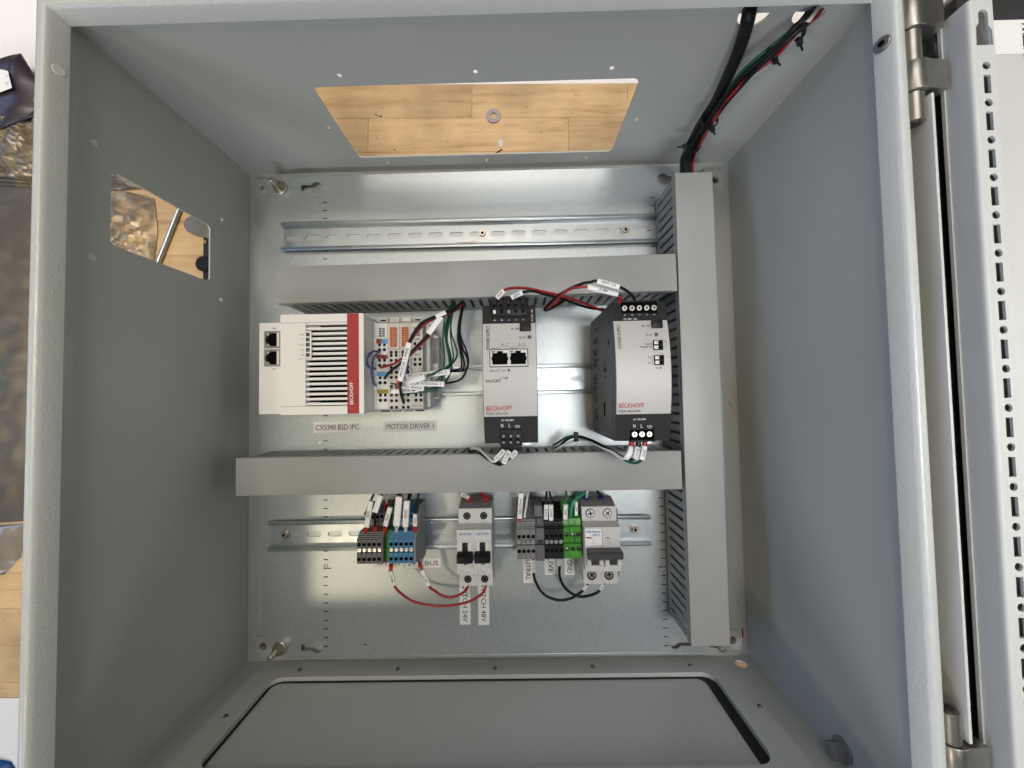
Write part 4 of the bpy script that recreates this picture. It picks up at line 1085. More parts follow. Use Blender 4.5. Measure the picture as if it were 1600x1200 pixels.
front_text(p1, 'DC OK', 336.9, 365.4, 2.1, 'print', w=5.8)
for x, s, s2 in ((319.2, 'X1', 'IN'), (334.2, 'X2', 'OUT')):
    MB().ring((x, 358.3, zf(358.3) + .4), (0, 0, 1), 1.35, 1.1, .08, 16).box(x - .12, x + .12, 358.4, 360.8, zf(359) + .45, zf(359) + .55).build('port_symbol', 'print', p1, smooth=0)
    front_text(p1, s, x + 4.0, 360.2, 1.0, 'print')
    front_text(p1, s2, x + 4.0, 358.0, 1.0, 'print')
front_text(p1, 'LINK/ACT', 312.6, 356.0, 1.0, 'print', w=7.6)
front_text(p1, 'LINK/ACT', 328.6, 356.0, 1.0, 'print', w=7.6)
def jack_open(x):
    return [(x, 341.5), (x + 13.2, 341.5), (x + 13.2, 344.8), (x + 13.9, 345.2), (x + 13.9, 348.2), (x + 13.2, 348.6), (x + 13.2, 351.6), (x + 9, 351.6), (x + 9, 353.4), (x + 4.2, 353.4),
            (x + 4.2, 351.6), (x, 351.6), (x, 348.6), (x - .7, 348.2), (x - .7, 345.2), (x, 344.8)]
for i, x in enumerate((309.9, 326.1)):
    j = MB().sheet(rrect(308.1 + i * 16.3, 324.3 + i * 16.4, 340.0, 354.4), [jack_open(x)], 'z', 131.4, 134.2).build('network_socket', 'cream', p1, smooth=0)
    MB().box(309 + i * 16.2, 324 + i * 16.2, 340.5, 354, 131.5, 133.45).build('socket_shade', 'hole', j, smooth=0)
    MB().box(x - .6, x + 2.4, 352.0, 353.4, 134.1, 134.35).build('link_led', 'tgreen', j, smooth=0)
    for d in (10.2, 12.2):
        MB().box(x + d, x + d + 1.4, 352.0, 353.4, 134.1, 134.35).build('link_led', 'lightprint', j, smooth=0)
mb = MB()
for a in (rrect(307.6, 341.2, 339.2, 339.8), rrect(307.6, 341.2, 354.5, 355.0), rrect(307.4, 307.9, 339.2, 355), rrect(340.9, 341.4, 339.2, 355)):
    mb.prism(a, 'z', 132, 133.6)
mb.build('socket_bezel', 'print', p1, smooth=0)
front_text(p1, 'EtherCAT  Run', 314.6, 336.2, 1.5, 'print', w=13.6)
led(p1, 324.2, 336.3, 1.3)
front_text(p1, 'Ether', 306.9, 327.2, 2.6, 'print', w=6.3, bold=.05)
front_text(p1, 'CAT.', 313.9, 327.2, 2.6, 'print', w=7.2, bold=.25, shear=.1)
z = zf(329.6) + .5
MB().box(316.5, 322.6, 329.5, 329.85, z, z + .1).prism([(321.4, 330.9), (323.6, 329.5), (321.4, 329.5)], 'z', z, z + .1).box(319.6, 324.0, 328.75, 329.05, z, z + .1).build('arrow_emblem', 'print', p1, smooth=0)
front_text(p1, 'BECKHOFF', 314.8, 303.1, 3.9, 'redprint', w=22.4, bold=.15)
front_text(p1, 'PS2001-2410-1001', 313.1, 298.3, 2.1, 'print', w=19.2, bold=.04)
front_text(p1, 'AC 100-240V', 322.1, 292.3, 1.6, 'lightprint', w=11.4)
front_text(p1, 'N', 317.2, 287.4, 2.9, 'lightprint', w=1.9)
front_text(p1, 'L', 323.8, 287.4, 2.9, 'lightprint', w=1.5)
earth_sign(p1, 330.9, 287.2)
MB().box(314.8, 334.8, 269.5, 284.0, 112, 127.6, bev=.5).build('input_connector', 'black', p1)
MB().box(315.2, 334.4, 264.8, 270.2, 104, 120, bev=.5).build('connector_back', 'black', p1)
MB().box(315.4, 334.2, 281.2, 283.6, 127.5, 128.4, bev=.2).build('connector_lip', 'band', p1)
for k in range(3):
    x = 318.4 + 6.35 * k
    MB().box(x - 2.0, x + 2.0, 271.5, 279.5, 126.5, 129.6, bev=.5).build('clamp_lever', 'black', p1)
    MB().box(x - 1.1, x + 1.1, 277.2, 279.2, 129.5, 129.9).build('lever_tip', 'tplate', p1, smooth=0)
    MB().box(x - 1.1, x + 1.1, 271.8, 273.6, 129.5, 129.9).build('lever_tip', 'tmid', p1, smooth=0)
    MB().box(x - 1.1, x + 1.1, 274.4, 276.4, 129.55, 129.7).build('lever_notch', 'hole', p1, smooth=0)
MB().cyl((339.5, 268.6, 98), (0, 0, 1), 2.6, 1.4, seg=12).box(335.8, 343.4, 266.5, 271.4, 96.5, 98).build('earth_lug', 'chrome', p1)

p2 = thing('power_supply', 'right silver power supply with screw terminals and two small black plug sockets', 'power supply', (443, 334, 20), 'silver power supplies with charcoal ends')
psu_body(p2, 418, 466.8)
MB().box(426.8, 458.6, 385.8, 396.9, 116, 126.2, bev=.2).build('output_terminal', 'hole', p2)
MB().box(426.4, 459, 396.2, 397.6, 110, 126.9, bev=.3).box(426.4, 459, 385.0, 386.0, 122, 127.0, bev=.2).build('terminal_rim', 'black', p2)
for k in range(5):
    x = 429.3 + 6.6 * k
    screw(p2, (x, 390.6, 126.1), 2.4, .9, rot=35 + 31 * k, name='terminal_screw', m='steel')
    z = zf(384.4) + .5
    mb = MB().box(x - 1.0, x + 1.0, 384.25, 384.55, z, z + .1)
    if k < 2:
        mb.box(x - .16, x + .16, 383.4, 385.4, z, z + .12)
    mb.build('polarity_mark', 'lightprint', p2, smooth=0)
front_text(p2, 'DC 48V  10A', 433.9, 380.5, 1.8, 'lightprint', w=12.0)
MB().box(451.6, 461.4, 371.4, 378.4, 127, 131.2, bev=.6).build('trimmer_cover', 'black', p2)
front_text(p2, '48 - 56V', 447.0, 373.9, 2.0, 'print', w=7.4)
led(p2, 455.3, 365.6, 1.8)
front_text(p2, 'DC OK', 449.0, 365.6, 2.0, 'print', w=5.4)
front_text(p2, 'Link for', 448.0, 357.3, 1.7, 'print', w=6.6)
front_text(p2, 'Parallel use', 445.6, 354.8, 1.7, 'print', w=10.2)
for i, (ya, yb) in enumerate(((351.6, 360.3), (338.2, 347.0))):
    z = zf((ya + yb) / 2)
    c = MB().box(451.6, 460.3, ya, yb, z - 1, z + 1.2, bev=.25).build('plug_socket', 'black', p2)
    for y in (ya + 1.0, ya + 5.2):
        MB().box(452.4, 455.8, y, y + 2.8, z + 1.0, z + 2.0, bev=.2).build('release_button', 'white', c)
        MB().cyl((454.6, y + 1.4, z + 1.95), (0, 0, 1), .45, .12, seg=8).build('button_dimple', 'print', c)
        MB().box(456.6, 458.6, y, y + 2.8, z + 1.15, z + 1.3).build('plug_hole', 'hole', c, smooth=0)
z = zf(356) + .4
MB().box(461.6, 463.2, 359.3, 359.6, z, z + .1).box(461.6, 463.2, 352.4, 352.7, z, z + .1).box(463.0, 463.3, 352.4, 359.6, z, z + .1).build('link_bracket', 'print', p2, smooth=0)
MB().box(450.2, 450.5, 343.8, 346.8, zf(345) + .4, zf(345) + .5).box(450.2, 450.5, 338.6, 341.2, zf(340) + .4, zf(340) + .5).prism([(450.2, 341.2), (450.5, 341.2), (449.6, 343.6), (449.3, 343.6)], 'z', zf(342) + .4, zf(342) + .5).build('relay_symbol', 'print', p2, smooth=0)
front_text(p2, '13', 447.7, 345.2, 1.7, 'print')
front_text(p2, '14', 447.5, 340.0, 1.7, 'print')
front_text(p2, 'DC OK', 455.6, 335.8, 1.8, 'print', w=5.4)
front_text(p2, 'POWER SUPPLY', 422.5, 364.8, 2.7, 'print', w=22, rot=90)
front_text(p2, 'BECKHOFF', 431.4, 303.3, 3.8, 'redprint', w=22.2, bold=.15)
front_text(p2, 'PS2001-4810-0000', 430.0, 298.3, 2.1, 'print', w=19.2, bold=.04)
front_text(p2, 'AC 100-240V', 439.1, 290.9, 1.6, 'lightprint', w=11.4)
front_text(p2, 'N', 434.7, 284.9, 2.9, 'lightprint', w=1.9)
front_text(p2, 'L', 441.2, 284.9, 2.9, 'lightprint', w=1.5)
earth_sign(p2, 448.3, 284.9)
MB().box(431.4, 452.4, 272.0, 281.4, 116, 125.9, bev=.2).build('input_terminal', 'hole', p2)
MB().box(431, 452.8, 270.6, 272.2, 110, 126.6, bev=.3).box(431, 452.8, 281.2, 282, 122, 126.7, bev=.2).build('terminal_rim', 'black', p2)
for k in range(3):
    screw(p2, (434.9 + 6.6 * k, 277.4, 125.8), 2.5, .9, rot=20 + 37 * k, name='terminal_screw', m='steel')
MB().cyl((454.4, 268.6, 100), (0, 0, 1), 3.0, 1.4, seg=12).box(450.8, 458.4, 266.4, 271.2, 98.4, 100).build('earth_lug', 'chrome', p2)
# rating print on the left flank: unreadably small lines
mb = MB()
r5 = random.Random(5)
for y0, n, zz0 in ((383, 1, 60), (373, 3, 50), (362, 4, 50), (352, 5, 50), (335, 6, 44), (322, 4, 44), (312, 4, 44), (297, 6, 46)):
    for i in range(n):
        y = y0 - i * 2.0
        mb.box(417.9, 418.0, y, y + .9, zz0 - r5.uniform(2, 10), zz0 + r5.uniform(4, 16))
for y0, n in ((345, 5), (338, 2), (330, 1)):
    for i in range(n):
        mb.box(417.9, 418.0, y0 - i * 2, y0 - i * 2 + .8, 88, 88 + r5.uniform(4, 12))
mb.box(417.9, 418.0, 292, 306, 84, 90)
mb.box(417.9, 418.0, 360, 366, 108, 111)
mb.build('rating_print', 'hole', p2, smooth=0)
mb = MB()
for y in (374, 371.5, 357.5, 340, 336.5):
    mb.box(417.9, 418.0, y, y + .8, 86, 90)
for i in range(30):
    y = 284 + i * 1.0
    mb.box(417.9, 418.0, y, y + r5.uniform(.25, .8), 106, 111)
mb.build('rating_mark', 'tplate', p2, smooth=0)

# ================================================================== SWITCHES AND BREAKER
def breaker_prof(zt, zfr, yf0, yf1):
    return [(117.5, 27), (117.8, zt), (yf0 - 5, zt), (yf0, zt + 3), (yf0, zfr), (yf1, zfr), (yf1 + 2.2, zt), (196.8, zt), (202.6, 46), (200, 27)]

for k, s in enumerate(('left single switch beside the 24 V loop, white with a black toggle', 'right single switch above the SWITCH 48V label, white with a black toggle')):
    xa = 267.6 + 17.5 * k
    xb = xa + 17.3
    xm = (xa + xb) / 2
    t = thing('circuit_breaker', s, 'circuit breaker', (xm, 157.5, 20), 'white single pole switches')
    MB().prism(breaker_prof(66, 79.6, 135.8, 179.6), 'x', xa, xb, bev=.35).build('housing', 'breaker', t)
    MB().prism([(197.2, 65.4), (203.1, 45.6), (202.8, 45.4), (196.9, 65.2)], 'x', xa + .3, xb - .3).build('top_face_shade', 'breaker_shade', t)  # dark slip painting the shade on the housing's upper end
    for y in (189.5, 124.6):
        MB().ring((xm + .1, y, 65.9), (0, 0, 1), 4.7, 3.9, .5, 20).build('screw_well', 'breaker', t)
        MB().cyl((xm + .1, y, 65.7), (0, 0, 1), 3.95, .5, seg=18).build('screw_hole', 'hole', t)
        screw(t, (xm + .1, y, 66.0), 3.0, .5, name='terminal_screw', m='darkscrew', rot=20 + 50 * k)
    txt('EATON', (xm - .1, 175.6, 79.75), 2.7, 'blueprint', t, w=11.8, bold=.18)
    txt('SCREEN', (xm - .1, 182.2, 66.1), 1.1, 'tplate', t, w=6)
    MB().sheet(rrect(xm - 7.4, xm + 7.0, 156.6, 168.6), [rrect(xm - 6.2, xm + 5.6, 157.6, 167.4)], 'z', 79.5, 80.2).build('toggle_frame', 'cream', t, smooth=0)
    MB().box(xm - 6.1, xm + 5.5, 157.7, 167.3, 79.5, 79.75).build('toggle_well', 'white', t, smooth=0)
    MB().box(xm - 3.0, xm + 2.4, 156, 167.2, 79.5, 83, bev=.5).build('toggle_stem', 'black', t)
    MB().prism([(148.6, 80), (148.6, 85.5), (150, 88), (156, 88.5), (158.2, 86), (158.6, 80)], 'x', xm - 7.9, xm + 7.6, bev=.5).build('toggle_grip', 'black', t)
    MB().prism([(xm - 2.0, 145.9), (xm + 2.4, 147.3), (xm + 2.4, 144.6)] if 0 else [(xm - 1.6, 147.0), (xm + 2.6, 145.7), (xm - 1.6, 144.4)], 'z', 79.6, 79.75).build('arrow_mark', 'tealprint', t, smooth=0)
    MB().box(xm + 4, xm + 7.4, 142.6, 142.85, 79.6, 79.7).box(xm + 1, xm + 7, 141.7, 141.85, 79.6, 79.7).box(xm + 7.0, xm + 7.3, 141.7, 145.8, 79.6, 79.7).build('diagram_line', 'greyprint', t, smooth=0)
    txt('xPole', (xm - 4.2, 139.9, 79.75), 1.2, 'greyprint', t, w=4.6)
    txt('PLS  B10/1', (xm - 2.2, 137.6, 79.75), 1.7, 'greyprint', t, w=8.6)

t = thing('circuit_breaker', 'beige two pole breaker with a joined charcoal handle at the right end', 'circuit breaker', (413.8, 157.5, 20))
for k in range(2):
    xa = 396.2 + 17.85 * k
    MB().prism(breaker_prof(66, 80, 136.8, 180.4), 'x', xa, xa + 17.75, bev=.35).build('pole_housing', 'breaker2', t)
    xm = xa + 8.9
    MB().box(xm - .15, xm + .15, 181.8, 197, 66, 66.1).box(xm - .15, xm + .15, 118.2, 130.5, 66, 66.1).build('moulding_seam', 'tplate', t, smooth=0)
    MB().cyl((xm - .2, 190.2, 65.8), (0, 0, 1), 5.0, .5, seg=24).build('screw_well', 'tmid', t)
    screw(t, (xm - .2, 190.4, 66), 4.3, 1.6, name='terminal_screw', rot=10 + 35 * k)
    MB().cyl((xm - .2, 126.6, 65.8), (0, 0, 1), 4.9, .5, seg=24).build('screw_well', 'hole', t)
    screw(t, (xm - .2, 127.2, 66), 3.9, .8, name='terminal_screw', m='tplate', rot=40 + 60 * k)
    for a, b in ((xa + .9, xa + 5.2), (xa + 13.2, xa + 17.3)):
        MB().prism([(143.4, 80), (143.4, 83), (145, 85.4), (149.5, 85), (151.5, 82), (151.5, 80)], 'x', a, b, bev=.4).build('handle_guard', 'breaker2', t)
    MB().prism([(144, 80), (144, 82.5), (147, 84), (152, 85), (152, 80)], 'x', xa + 5.4, xa + 13.0, bev=.3).build('lever', 'handle', t)
    MB().box(xa + 1.4, xa + 6.6, 169.6, 171.0, 80, 80.15).build('contact_window', 'lightprint', t, smooth=0)
    MB().box(xa + 2.6, xa + 6.8, 169.5, 170.6, 80.1, 80.3).build('contact_flag', 'redprint', t, smooth=0)
    MB().prism([(203.0, 46.4), (197.3, 65.2), (196.9, 65), (202.6, 46.2)], 'x', xa + .4, xa + 17.3).build('top_face_shade', 'breaker_shade', t)
MB().prism([(152.5, 81), (152.3, 90), (154, 92.5), (158.5, 92.8), (160.3, 91), (160.6, 81)], 'x', 397.6, 431.4, bev=.7).build('handle_bar', 'handle', t)
for x in (406.0, 423.8):
    MB().box(x - .12, x + .12, 152.7, 160.2, 92.4, 92.75).build('bar_groove', 'black', t, smooth=0)
MB().box(396.9, 413.4, 162.8, 178.9, 80.0, 80.15).build('rating_label', 'white', t, smooth=0)
txt('Gladiator', (405.2, 176.4, 80.25), 2.7, 'skyprint', t, w=15.6, bold=.25, shear=.2)
txt('GMCB', (407.6, 172.9, 80.25), 2.2, 'skyprint', t, w=8.2, bold=.12)
txt('10A', (403.6, 168.8, 80.25), 1.3, 'greyprint', t)
txt('Type D', (405.6, 166.9, 80.25), 1.3, 'greyprint', t)
txt('240V~', (404.8, 164.9, 80.25), 1.2, 'greyprint', t)
MB().box(419.6, 419.85, 162.4, 168.6, 80, 80.12).box(421.8, 422.05, 162.4, 168.6, 80, 80.12).box(419.0, 419.7, 165.2, 165.5, 80, 80.12).box(422, 422.6, 165.2, 165.5, 80, 80.12).build('pole_diagram', 'greyprint', t, smooth=0)
MB().prism([(123, 30), (123, 60), (192, 60), (192, 30)], 'x', 431.9, 435.2, bev=.4).build('side_contact', 'tplate', t)

# ================================================================== TERMINAL BLOCKS
def holes_for(t, x, ys, r, z, d=.16):
    for y in ys:
        MB().ring((x, y, z - .1), (0, 0, 1), r + .35, r, .3, 14).build('hole_collar', 'tmid' if t['category'] == 'x' else 'black', t)
        MB().cyl((x, y, z - .2), (0, 0, 1), r, d + .1, seg=14).build('wire_hole_shade', 'hole', t)

TBP = [(135.5, 27), (135.0, 48), (138.5, 50), (139, 57), (143.4, 58), (143.4, 70), (154.2, 70), (154.4, 67.6), (159.2, 67.6), (159.4, 70), (167.8, 70)]
def block(label, x, w, m, tier2=True, screws='chrome', ys=(148, 163), ridge=None, group='', cat='terminal block', big=False):
    t = thing('terminal_block', label, cat, (x + w / 2, 157.5, 20), group)
    if big:
        pr = [(138, 27), (138, 50), (145.6, 56), (145.6, 70), (159.6, 70), (159.8, 67.8), (164.8, 67.8), (165, 70), (176, 70)]
        for i in range(4):
            pr += [(176.2 + i * 2.35, 68.8 - i * .8), (178.0 + i * 2.35, 68.8 - i * .8), (178.1 + i * 2.35, 69.3 - i * 1.4 - .4)]
        pr += [(186.5, 62), (190, 50), (197, 44), (197, 27)]
    else:
        pr = list(TBP)
        for i in range(4):
            pr += [(168.0 + i * 1.5, 68.6 - i * 1.6), (169.3 + i * 1.5, 68.4 - i * 1.6)]
        pr += [(174.2, 60), (174.4, 47), (186, 46), (188, 52), (190, 51), (191, 46), (196, 40), (196, 27)]
    MB().prism(pr, 'x', x + .12, x + w - .12, bev=.15).build('housing', m, t)
    xm = x + w / 2
    for y in ys:
        MB().cyl((xm, y, 69.8), (0, 0, 1), 1.95, .4, seg=14).build('wire_hole_shade', 'hole', t)  # flat black disc, the shade of the hole as colour
    if screws:
        ysc = 162.3 if big else 156.8
        s = MB().cyl((xm, ysc, 67.6), (0, 0, 1), 2.1, 1.6, seg=14, bev=.3).build('clamp_screw', screws, t)
        q = MB().box(xm - 1.5, xm + 1.5, ysc - .3, ysc + .3, 69.1, 69.25)
        q.build('drive_slot', 'hole', s, smooth=0)
    if tier2 and not big:
        MB().cyl((xm, 184, 46), (0, 0, 1), 1.9, .5, seg=14).build('wire_hole_shade', 'hole', t)
        MB().cyl((xm, 176.8, 46.9), (0, 0, 1), 1.9, .9, seg=14, bev=.3).build('clamp_screw', 'chrome', t)
    return t

nth = ['leftmost', 'second from left', 'middle', 'fourth from left', 'rightmost']
g0 = 'dark grey terminal blocks'
for k in range(5):
    block('%s of the five dark grey terminal blocks on the lower rail' % nth[k], 162.0 + 5.2 * k, 5.2, 'tgrey', group=g0)
def end_plate(label, x0, x1, m, group=None, big=False):
    pr = [(135.3, 27), (134.8, 48.5), (143.0, 57), (143.0, 70.3), (168.2, 70.3), (174.8, 63), (197, 45), (197, 27)]
    mb = MB().prism(pr, 'x', x0, x1, bev=.2)
    return mb.solo('end_plate', m, label, 'end plate', group, loc=((x0 + x1) / 2, 157, 27))
end_plate('dark grey end plate closing the right side of the dark grey terminal blocks', 188.1, 189.6, 'tgrey')
gt = block('lone green terminal block squeezed between the dark grey and blue rows', 189.8, 5.2, 'tgreen', screws=None, ys=(), group='green terminal blocks')
gt.scale = (1, 1, .86)
for k in range(5):
    block('%s of the five blue terminal blocks on the lower rail' % nth[k], 195.2 + 5.2 * k, 5.2, 'tblue', group='blue terminal blocks')
ep = end_plate('grey end plate with clip windows at the right of the blue terminal blocks', 221.4, 223.4, 'tplate')
for y0, y1, z0, z1 in ((148, 156, 50, 60), (165, 172, 46, 54), (176, 182, 38, 44)):
    pass
n4 = ['leftmost', 'second from left', 'third from left', 'rightmost']
for k in range(4):
    block('%s of the four mid grey terminal blocks under the NEUTRAL wire' % n4[k], 327.9 + 4.86 * k, 4.86, 'tmid', ys=(153.8, 168.6), group='mid grey terminal blocks', big=True)
t = thing('end_clamp', 'slate grey end clamp with a raised tab between grey and black terminal blocks', 'end clamp', (352, 160, 20))
MB().prism([(137, 27), (137, 52), (144.5, 57), (144.5, 71.5), (148, 71.5), (160, 71), (160.2, 66.5), (165.4, 66.5), (165.6, 71), (177, 70.5), (178, 66), (188, 60), (196, 40), (196, 27)], 'x', 347.6, 356.4, bev=.4).build('clamp_body', 'clampgrey', t)
MB().prism([(186, 40), (186, 62), (188, 66.5), (198, 63), (202, 56), (202, 40)], 'x', 346.6, 355.4, bev=.5).build('raised_tab', 'clampgrey', t)
MB().box(350, 354.6, 162, 164.5, 66.4, 68.6, bev=.3).build('clamp_screw', 'black', t)
MB().box(349.2, 352.4, 178, 186, 63, 66.5, bev=.4).build('latch', 'clampgrey', t)
for k in range(4):
    block('%s of the four black terminal blocks under the LIVE wires' % n4[k], 356.7 + 4.82 * k, 4.82, 'tblack', ys=(154.2, 168.9), group='black terminal blocks', big=True)
n3 = ['leftmost', 'middle', 'rightmost']
for k in range(3):
    x = 376.2 + 6.15 * k
    t = thing('terminal_block', '%s of the three bright green earth blocks beside the double breaker' % n3[k], 'terminal block', (x + 3, 157.5, 20), 'green terminal blocks')
    pr = [(138, 27), (138, 50), (146, 56), (146, 70), (160.5, 70), (161.5, 67.4), (166.5, 67.4), (167.5, 70), (177.5, 70), (178.6, 67.5), (182, 66.4), (185.4, 66.2), (187, 62), (190, 50), (197, 44), (197, 27)]
    MB().prism(pr, 'x', x + .1, x + 6.05, bev=.25).build('housing', 'tgreen', t)
    for y in (155.6, 170.2):
        MB().cyl((x + 3.0, y, 69.8), (0, 0, 1), 2.25, .4, seg=16).build('wire_hole_shade', 'hole', t)
        s = MB().cyl((x + 3.0, y + .5, 70.1), (0, 0, 1), 1.4, .35, seg=12, bev=.1).build('clamp_screw', 'chrome' if (k, y > 160) in ((0, False), (1, True)) else 'darkscrew', t)

# ================================================================== LABEL STRIPS ON THE PLATE
def strip(s, label, x0, x1, y0, y1, h, w=None, rot=0, off=(0, 0), z=20.0):
    o = MB().box(x0, x1, y0, y1, z + .05, z + .3).solo('label_strip', 'paper', label, 'label', 'printed label strips on the mounting plate', loc=((x0 + x1) / 2, (y0 + y1) / 2, z), smooth=0)
    txt(s, ((x0 + x1) / 2 + off[0], (y0 + y1) / 2 + off[1], z + .42), h, 'print', o, w=w, rot=rot)
    return o
strip('CX5340 BSD IPC', 'white label strip with one printed line just below the white controller', 90.4, 146.8, 274.8, 287.6, 6.3, 51)
strip('MOTOR DRIVER 1', 'white label strip reading MOTOR DRIVER 1 below the bus terminals', 173.5, 236, 274.6, 287.0, 6.0, 55.5)
strip('48 V BUS', 'white label strip reading 48 V BUS mostly hidden under the dark grey blocks', 160, 195, 117.5, 128.5, 5.2, 28)
strip('24 V BUS', 'white label strip reading 24 V BUS half hidden under the blue blocks', 198, 238.6, 116.6, 127.6, 5.4, 36, off=(0, -.2))
strip('SWITCH 24V', 'vertical white label strip reading SWITCH 24V below the left switch', 260.2, 272.6, 51.5, 104, 5.6, 46, rot=-90)
strip('SWITCH 48V', 'vertical white label strip reading SWITCH 48V below the right switch', 281.6, 294.4, 50.8, 104, 5.6, 46, rot=-90)
strip('NEUTRAL', 'vertical white label strip reading NEUTRAL below the mid grey blocks', 334.6, 345.6, 97.5, 137, 5.6, 33, rot=-90)
strip('LIVE', 'vertical white label strip reading LIVE below the black blocks', 359.5, 370.8, 106.5, 130, 5.6, 17.5, rot=-90, off=(1.5, -.6))
strip('GND', 'vertical white label strip reading GND below the green blocks', 382.6, 393.6, 106.2, 130, 5.6, 15.5, rot=-90, off=(0, -2.5))
MB().box(96.5, 99.0, 262, 264.6, 20.05, 20.2).solo('paper_scrap', 'paper', 'tiny pale paper scrap on the plate under the controller label', 'scrap', smooth=0)
MB().prism([(263, 495.6), (288, 496.6), (288, 494.6), (263, 493.4)], 'z', 27.7, 27.9).solo('tape_remnant', 'tape_film' if 'tape_film' in M else 'cream', 'pale sliver of torn label on the lower lip of the upper rail', 'scrap', smooth=0)

# ================================================================== WIRES
def wire(name, label, group, pts, r, m, mk, fe):
    cat = 'wire'
    pts = [Vector(p) for p in pts]
    t = thing(name, label, cat, pts[0], group)
    a = pts[0] + (pts[0] - pts[1]).normalized() * 3 + Vector((0, 0, -1.5))
    b = pts[-1] + (pts[-1] - pts[-2]).normalized() * 5 + Vector((0, 0, -3))
    MB().tube([a] + pts + [b], r, seg=10, sub=8).build('insulation', m, t, smooth=70)
    for q, rr, fm in fe:
        q = [Vector(p) for p in q]
        mb = MB().cyl(q[1], q[0] - q[1], rr * .85, (q[0] - q[1]).length, rr, seg=12, bev=.3)
        mb.build('ferrule', fm, t, smooth=40)
    for q, w, s, dirn in mk:
        q = [Vector(p) for p in q]
        if len(q) > 2:
            mb = MB().tube(q, 1, seg=12, sub=6, flat=(w / 2, w * .32), up=(0, 0, 1))
            e = [q[0], q[-1]]
        else:
            n = 6
            pp = [q[0].lerp(q[1], i / n) for i in range(n + 1)]
            bow = w * .05
            for i, p in enumerate(pp):
                p.z += bow * math.sin(math.pi * i / n)
            mb = MB().tube(pp, 1, seg=12, sub=1, flat=(w / 2, w * .32), up=(0, 0, 1))
            e = q
        so_ = mb.build('wire_marker', 'paper', t, smooth=50)
        if s:
            d = (e[1] - e[0])
            L = d.length
            d = d.normalized() * dirn
            nn = Vector((0, 0, 1))
            nn = (nn - d * nn.dot(d)).normalized()
            vv = nn.cross(d)
            c = (e[0] + e[1]) / 2 + nn * (w * .32 + .45)
            mt = Matrix(((d.x, vv.x, nn.x, c.x), (d.y, vv.y, nn.y, c.y), (d.z, vv.z, nn.z, c.z), (0, 0, 0, 1)))
            h = w * .5
            txt(s, None, h, 'print', so_, w=min(L * .86, h * .92 * len(s)), mtx=mt)
    return t

for args in WIRES:
    wire(*args)

# ---- entry cable and the bundle beside it
t = thing('power_cable', 'thick black round cable entering through the left round hole in the top wall', 'cable', CABLE[-1])
MB().tube(CABLE + [(523, 535, 44)], 5.0, seg=18, sub=8).build('sheath', 'black_wire', t, smooth=70)
bl = dict(green='green wire of the bundle entering through the right round hole', black_a='uppermost black wire of the bundle entering through the right round hole',
          black_b='left black wire of the bundle entering through the right round hole', black_c='lowest black wire of the bundle beside the red one',
          red='red wire of the bundle entering through the right round hole', white='white wire of the bundle showing near the right round hole')
bmts = dict(green='green_wire', black_a='black_wire', black_b='black_wire', black_c='black_wire', red='red_wire', white='white_wire')
for k, pts in BUNDLE.items():
    t = thing('bundle_wire', bl[k], 'wire', pts[-1], 'wires of the bundle through the top wall')
    MB().tube(pts + [(pts[-1][0] + .5, 536, 42)], 1.75 if 'black' in k else 1.5, seg=10, sub=8).build('insulation', bmts[k], t, smooth=70)

def tie(label, c, d, ro, head):
    d = Vector(d).normalized()
    t = thing('cable_tie', label, 'cable tie', c, 'black cable ties on the entry wires')
    MB().ring(Vector(c) - d * 1.6, d, ro, ro - 1.0, 3.2, 24).build('strap', 'black', t, smooth=50)
    q = d.to_track_quat('Z', 'Y').to_matrix()
    h = Vector(head).normalized()
    h = (h - d * h.dot(d)).normalized()
    p = Vector(c) + h * (ro + 1.2)
    mb = MB().cyl(p - h * 2, h, 3.0, 4.6, 2.6, seg=4, bev=.4)
    mb.build('lock_head', 'black', t)
    MB().cyl(p, h + d * .2, 1.2, 7.5, .9, seg=4).build('tail', 'black', t)
tie('black cable tie low on the cable just above the vertical duct', (520.5, 571.8, 76), (-0.05, -.25, -1), 7.6, (-1, .0, .15))
tie('black cable tie where the thick cable and the wire bundle meet', (521.3, 575.5, 108), (.02, .1, 1), 8.4, (.2, -1, 0))
tie('small black cable tie in the middle of the slanting wire bundle', (536, 578.5, 174.5), (.62, .25, .75), 5.0, (.8, -.3, -.6))
tie('large black cable tie near the right round hole in the top wall', (548.5, 585, 186.5), (.75, .5, .2), 6.0, (.6, -.6, -.6))
t = MB().box(385.6, 389.6, 268.5, 277.5, 92, 99, bev=.6).solo('wire_clip', 'black', 'small black clip holding the three wires below the right power supply', 'clip')
t = MB().box(278.6, 284.5, 255.2, 259.2, 52, 68, bev=1.2).solo('wire_clip', 'black', 'small black clip at the duct slot under the left power supply wires', 'clip')
for k, (x, s) in enumerate(((266.8, '24V'), (289.6, '48V'))):
    t = thing('wire_sleeve', ['short white sleeve hanging under the left switch', 'short white sleeve hanging under the right switch'][k], 'sleeve', (x, 112, 44), 'short sleeves under the switches')
    e = [Vector((x + 4.5 + k, 116, 52)), Vector((x + .5 + k * 2, 104, 47))]
    so_ = MB().tube(e, 1, seg=12, sub=1, flat=(2.1, 1.3), up=(0, 0, 1)).build('sleeve_body', 'paper', t, smooth=50)
    d = (e[1] - e[0]).normalized(); nn = Vector((0, 0, 1)); nn = (nn - d * nn.dot(d)).normalized(); vv = nn.cross(d); c = (e[0] + e[1]) / 2 + nn * 1.9
    txt(s, None, 2.4, 'print', so_, w=7, mtx=Matrix(((d.x, vv.x, nn.x, c.x), (d.y, vv.y, nn.y, c.y), (d.z, vv.z, nn.z, c.z), (0, 0, 0, 1))))

